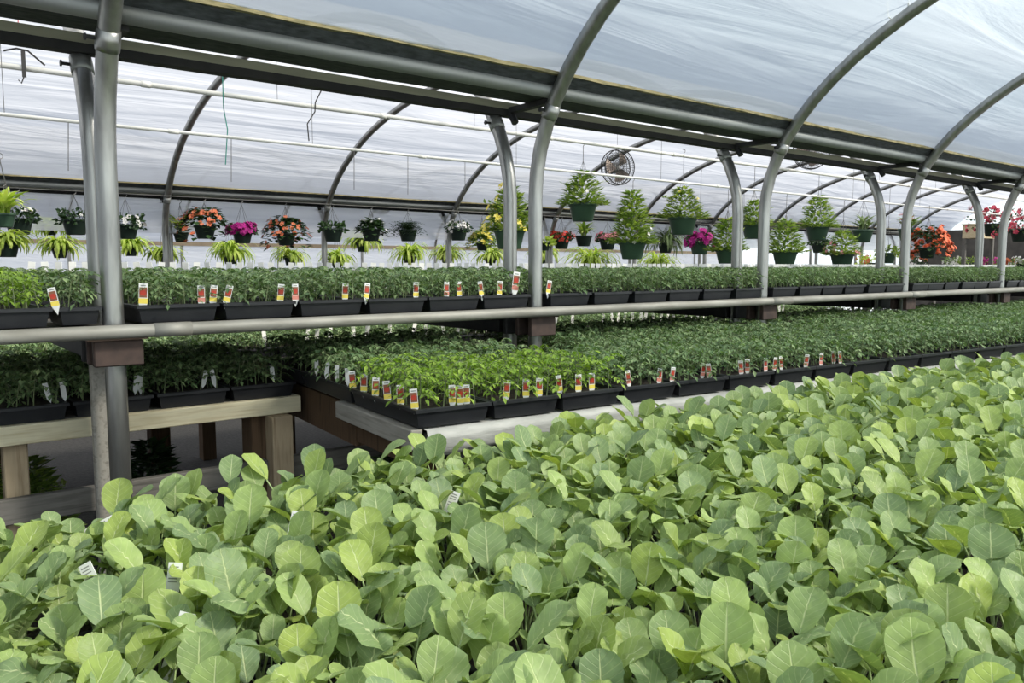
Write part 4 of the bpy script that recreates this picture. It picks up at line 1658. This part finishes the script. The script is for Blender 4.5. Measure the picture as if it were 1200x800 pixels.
LEAFSPEC = []
rs = random.Random(5)
for i in range(16):
    f = i / 15
    s = rs.uniform(0.72, 1.0)
    LEAFSPEC.append(dict(L=0.074 * s, Wd=0.066 * s * rs.uniform(0.86, 1.12), pet=rs.uniform(0.052, 0.098), phi0=rs.uniform(0.02, 0.3), phi1=0.45 + 1.25 * f + rs.uniform(-.1, .1),
                         cup=rs.uniform(-0.05, 0.24), wave=rs.uniform(0.0005, 0.0035)))
HI = [cab_leaf(900 + i, 8, 12, **sp_) for i, sp_ in enumerate(LEAFSPEC)]
LO = [cab_leaf(900 + i, 4, 6, **sp_) for i, sp_ in enumerate(LEAFSPEC)]
HI_ME = [a.mesh('leaf', [CAB, CAB_STEM], True) for a in HI]
stem_mb = MB()
stem_mb.tube([(0, 0, -0.004), (0.002, 0.001, 0.02), (0.001, -0.001, 0.045)], [0.0026, 0.0023, 0.0016], 6)
STEM_ME = stem_mb.mesh('stem', CAB_STEM, True)
AWAY = math.atan2(0.75, 0.65)    # leaves rise on the side away from the light and lie flatter towards it


def plant_leaves(rs):
    """(leaf index, height on the stem, azimuth, scale) of one seedling"""
    out = []
    n = rs.choice((4, 5, 5, 6))
    a0 = rs.uniform(0, 2 * PI)
    for k in range(n):
        az = a0 + k * 2.4 + rs.uniform(-.3, .3)
        front = (1 - math.cos(az - AWAY)) / 2          # 0 on the far side, 1 towards the viewer
        f = 0.12 + 0.62 * front + rs.uniform(-.16, .22)
        idx = max(0, min(15, int(f * 15)))
        sc = rs.uniform(0.82, 1.15) if k < n - 1 else rs.uniform(0.5, 0.72)
        out.append((idx, 0.018 + 0.006 * k, az, sc))
    return out


# planting grid
plants = []
gx = 0.064
for i in range(-9, 140):
    for k in range(29):
        x = gx * i + U(-.013, .013)
        y = edge_y(x) - 0.035 - gx * k + U(-.013, .013)
        if y < 0.20 or x > 8.8:
            continue
        a, b, d = pix((x, y, CZ + 0.11))
        if d < 0.2 or a < -160 or a > 1330 or b > 1010:
            continue
        plants.append((d, x, y, a, b))
plants.sort()
inside = [p for p in plants if -20 < p[3] < 1220 and p[4] < 830]
near = inside[:300]
near_set = set(id(p) for p in near)
rest = [p for p in plants if id(p) not in near_set]


def zone(a, b):
    c_ = ['far left', 'left', 'middle', 'right', 'far right'][max(0, min(4, int(a / 240)))]
    r_ = 'along the bottom edge' if b > 735 else ('just above the bottom row' if b > 665 else ('midway up the bed' if b > 600 else 'towards the back of the bed'))
    return 'young cabbage seedling with rounded leaves, %s, %s' % (r_, c_), 'cabbage seedlings %s, %s' % (r_, c_)


def cab_root(d, x, y, a, b):
    o = link('cabbage_seedling', STEM_ME, None, (x, y, CZ - 0.012))
    lb, gp = zone(a, b)
    tag(o, lb, 'cabbage seedling', gp)
    return o


rp = random.Random(77)
for p_ in near:
    o = cab_root(*p_)
    k0 = rp.uniform(0.88, 1.14)
    o.scale = (k0, k0, k0)
    for (idx, zz, az, sc) in plant_leaves(rp):
        l = link('leaf', HI_ME[idx], o, (0.0, 0.0, zz))
        l.rotation_euler = (0, 0, az - PI / 2)
        l.scale = (sc, sc, sc)
mass = MB()
for (d, x, y, a, b) in rest:
    k0 = rp.uniform(0.88, 1.14)
    M0 = Matrix.Translation((x, y, CZ - 0.012)) @ Matrix.Scale(k0, 4)
    for (idx, zz, az, sc) in plant_leaves(rp):
        mass.merge(LO[idx], M0 @ Matrix.Translation((0, 0, zz)) @ Matrix.Rotation(az - PI / 2, 4, 'Z') @ Matrix.Scale(sc, 4))
o = mass.build('cabbage_seedlings', [CAB, CAB_STEM], smooth=True)
tag(o, 'mass of young cabbage seedlings filling the bed towards the back and right', 'cabbage seedlings', 'cabbage bed', 'stuff')

# white tags among the cabbages
wl = MB()
wl.box(-0.011, 0.011, -0.0008, 0.0008, -0.06, 0.055)
for zz in (0.046, 0.040, 0.034, 0.024, 0.018):
    wl.add([(-0.008, -0.0011, zz), (0.006, -0.0011, zz), (0.006, -0.0011, zz + 0.0022), (-0.008, -0.0011, zz + 0.0022)], [(0, 1, 2, 3)], 1)
WL_ME = wl.mesh('white_tag', [WHITE_TAG, INK])
for i, (px, py, tl, lb) in enumerate(((112, 612, 1.1, 'white tag lying at the foot of the first steel posts'), (290, 592, 0.2, 'white tag near the back edge below the corner post'),
                                      (201, 683, 0.1, 'white printed tag standing between cabbage leaves at left, most upright'), (112, 680, -0.5, 'white tag half hidden left of the upright printed one'),
                                      (207, 745, 0.3, 'white tag low among leaves below the upright printed one'), (343, 618, 0.2, 'small white tag by the back edge near the bench end board'),
                                      (525, 592, 0.4, 'white tag among cabbage leaves in front of the lower bench trays'))):
    p = on_z(px, py, -0.49)
    p.z -= 0.014
    o = link('white_tag', WL_ME, None, p)
    o.rotation_euler = (-0.25, tl, CAMROT + 0.1)
    o.scale = (0.95, 0.95, 0.8)
    tag(o, lb, 'plant tag', 'white tags in the cabbage bed')

# ------------------------------------------------------------------ light
w = bpy.data.worlds.new('sky')
SC.world = w
w.use_nodes = True
bg = w.node_tree.nodes['Background']
bg.inputs[0].default_value = (0.74, 0.84, 1.0, 1)
bg.inputs[1].default_value = 0.62
sd = bpy.data.lights.new('sun', 'SUN')
sd.energy = 12.0
sd.angle = math.radians(9)
sd.color = (1.0, 0.94, 0.82)
so = bpy.data.objects.new('sun', sd)
COL.objects.link(so)
sdir = Vector((0.48, -0.60, 0.60)).normalized()
so.rotation_euler = sdir.to_track_quat('Z', 'Y').to_euler()

SC.view_settings.view_transform = 'Standard'
SC.view_settings.look = 'None'
SC.view_settings.gamma = 1.0
SC.view_settings.use_curve_mapping = False
SC.view_settings.exposure = 0.08
cy = SC.cycles
cy.use_denoising = True
cy.max_bounces = 8
cy.diffuse_bounces = 4
cy.glossy_bounces = 2
cy.transmission_bounces = 4
cy.transparent_max_bounces = 16
cy.caustics_reflective = False
cy.caustics_refractive = False
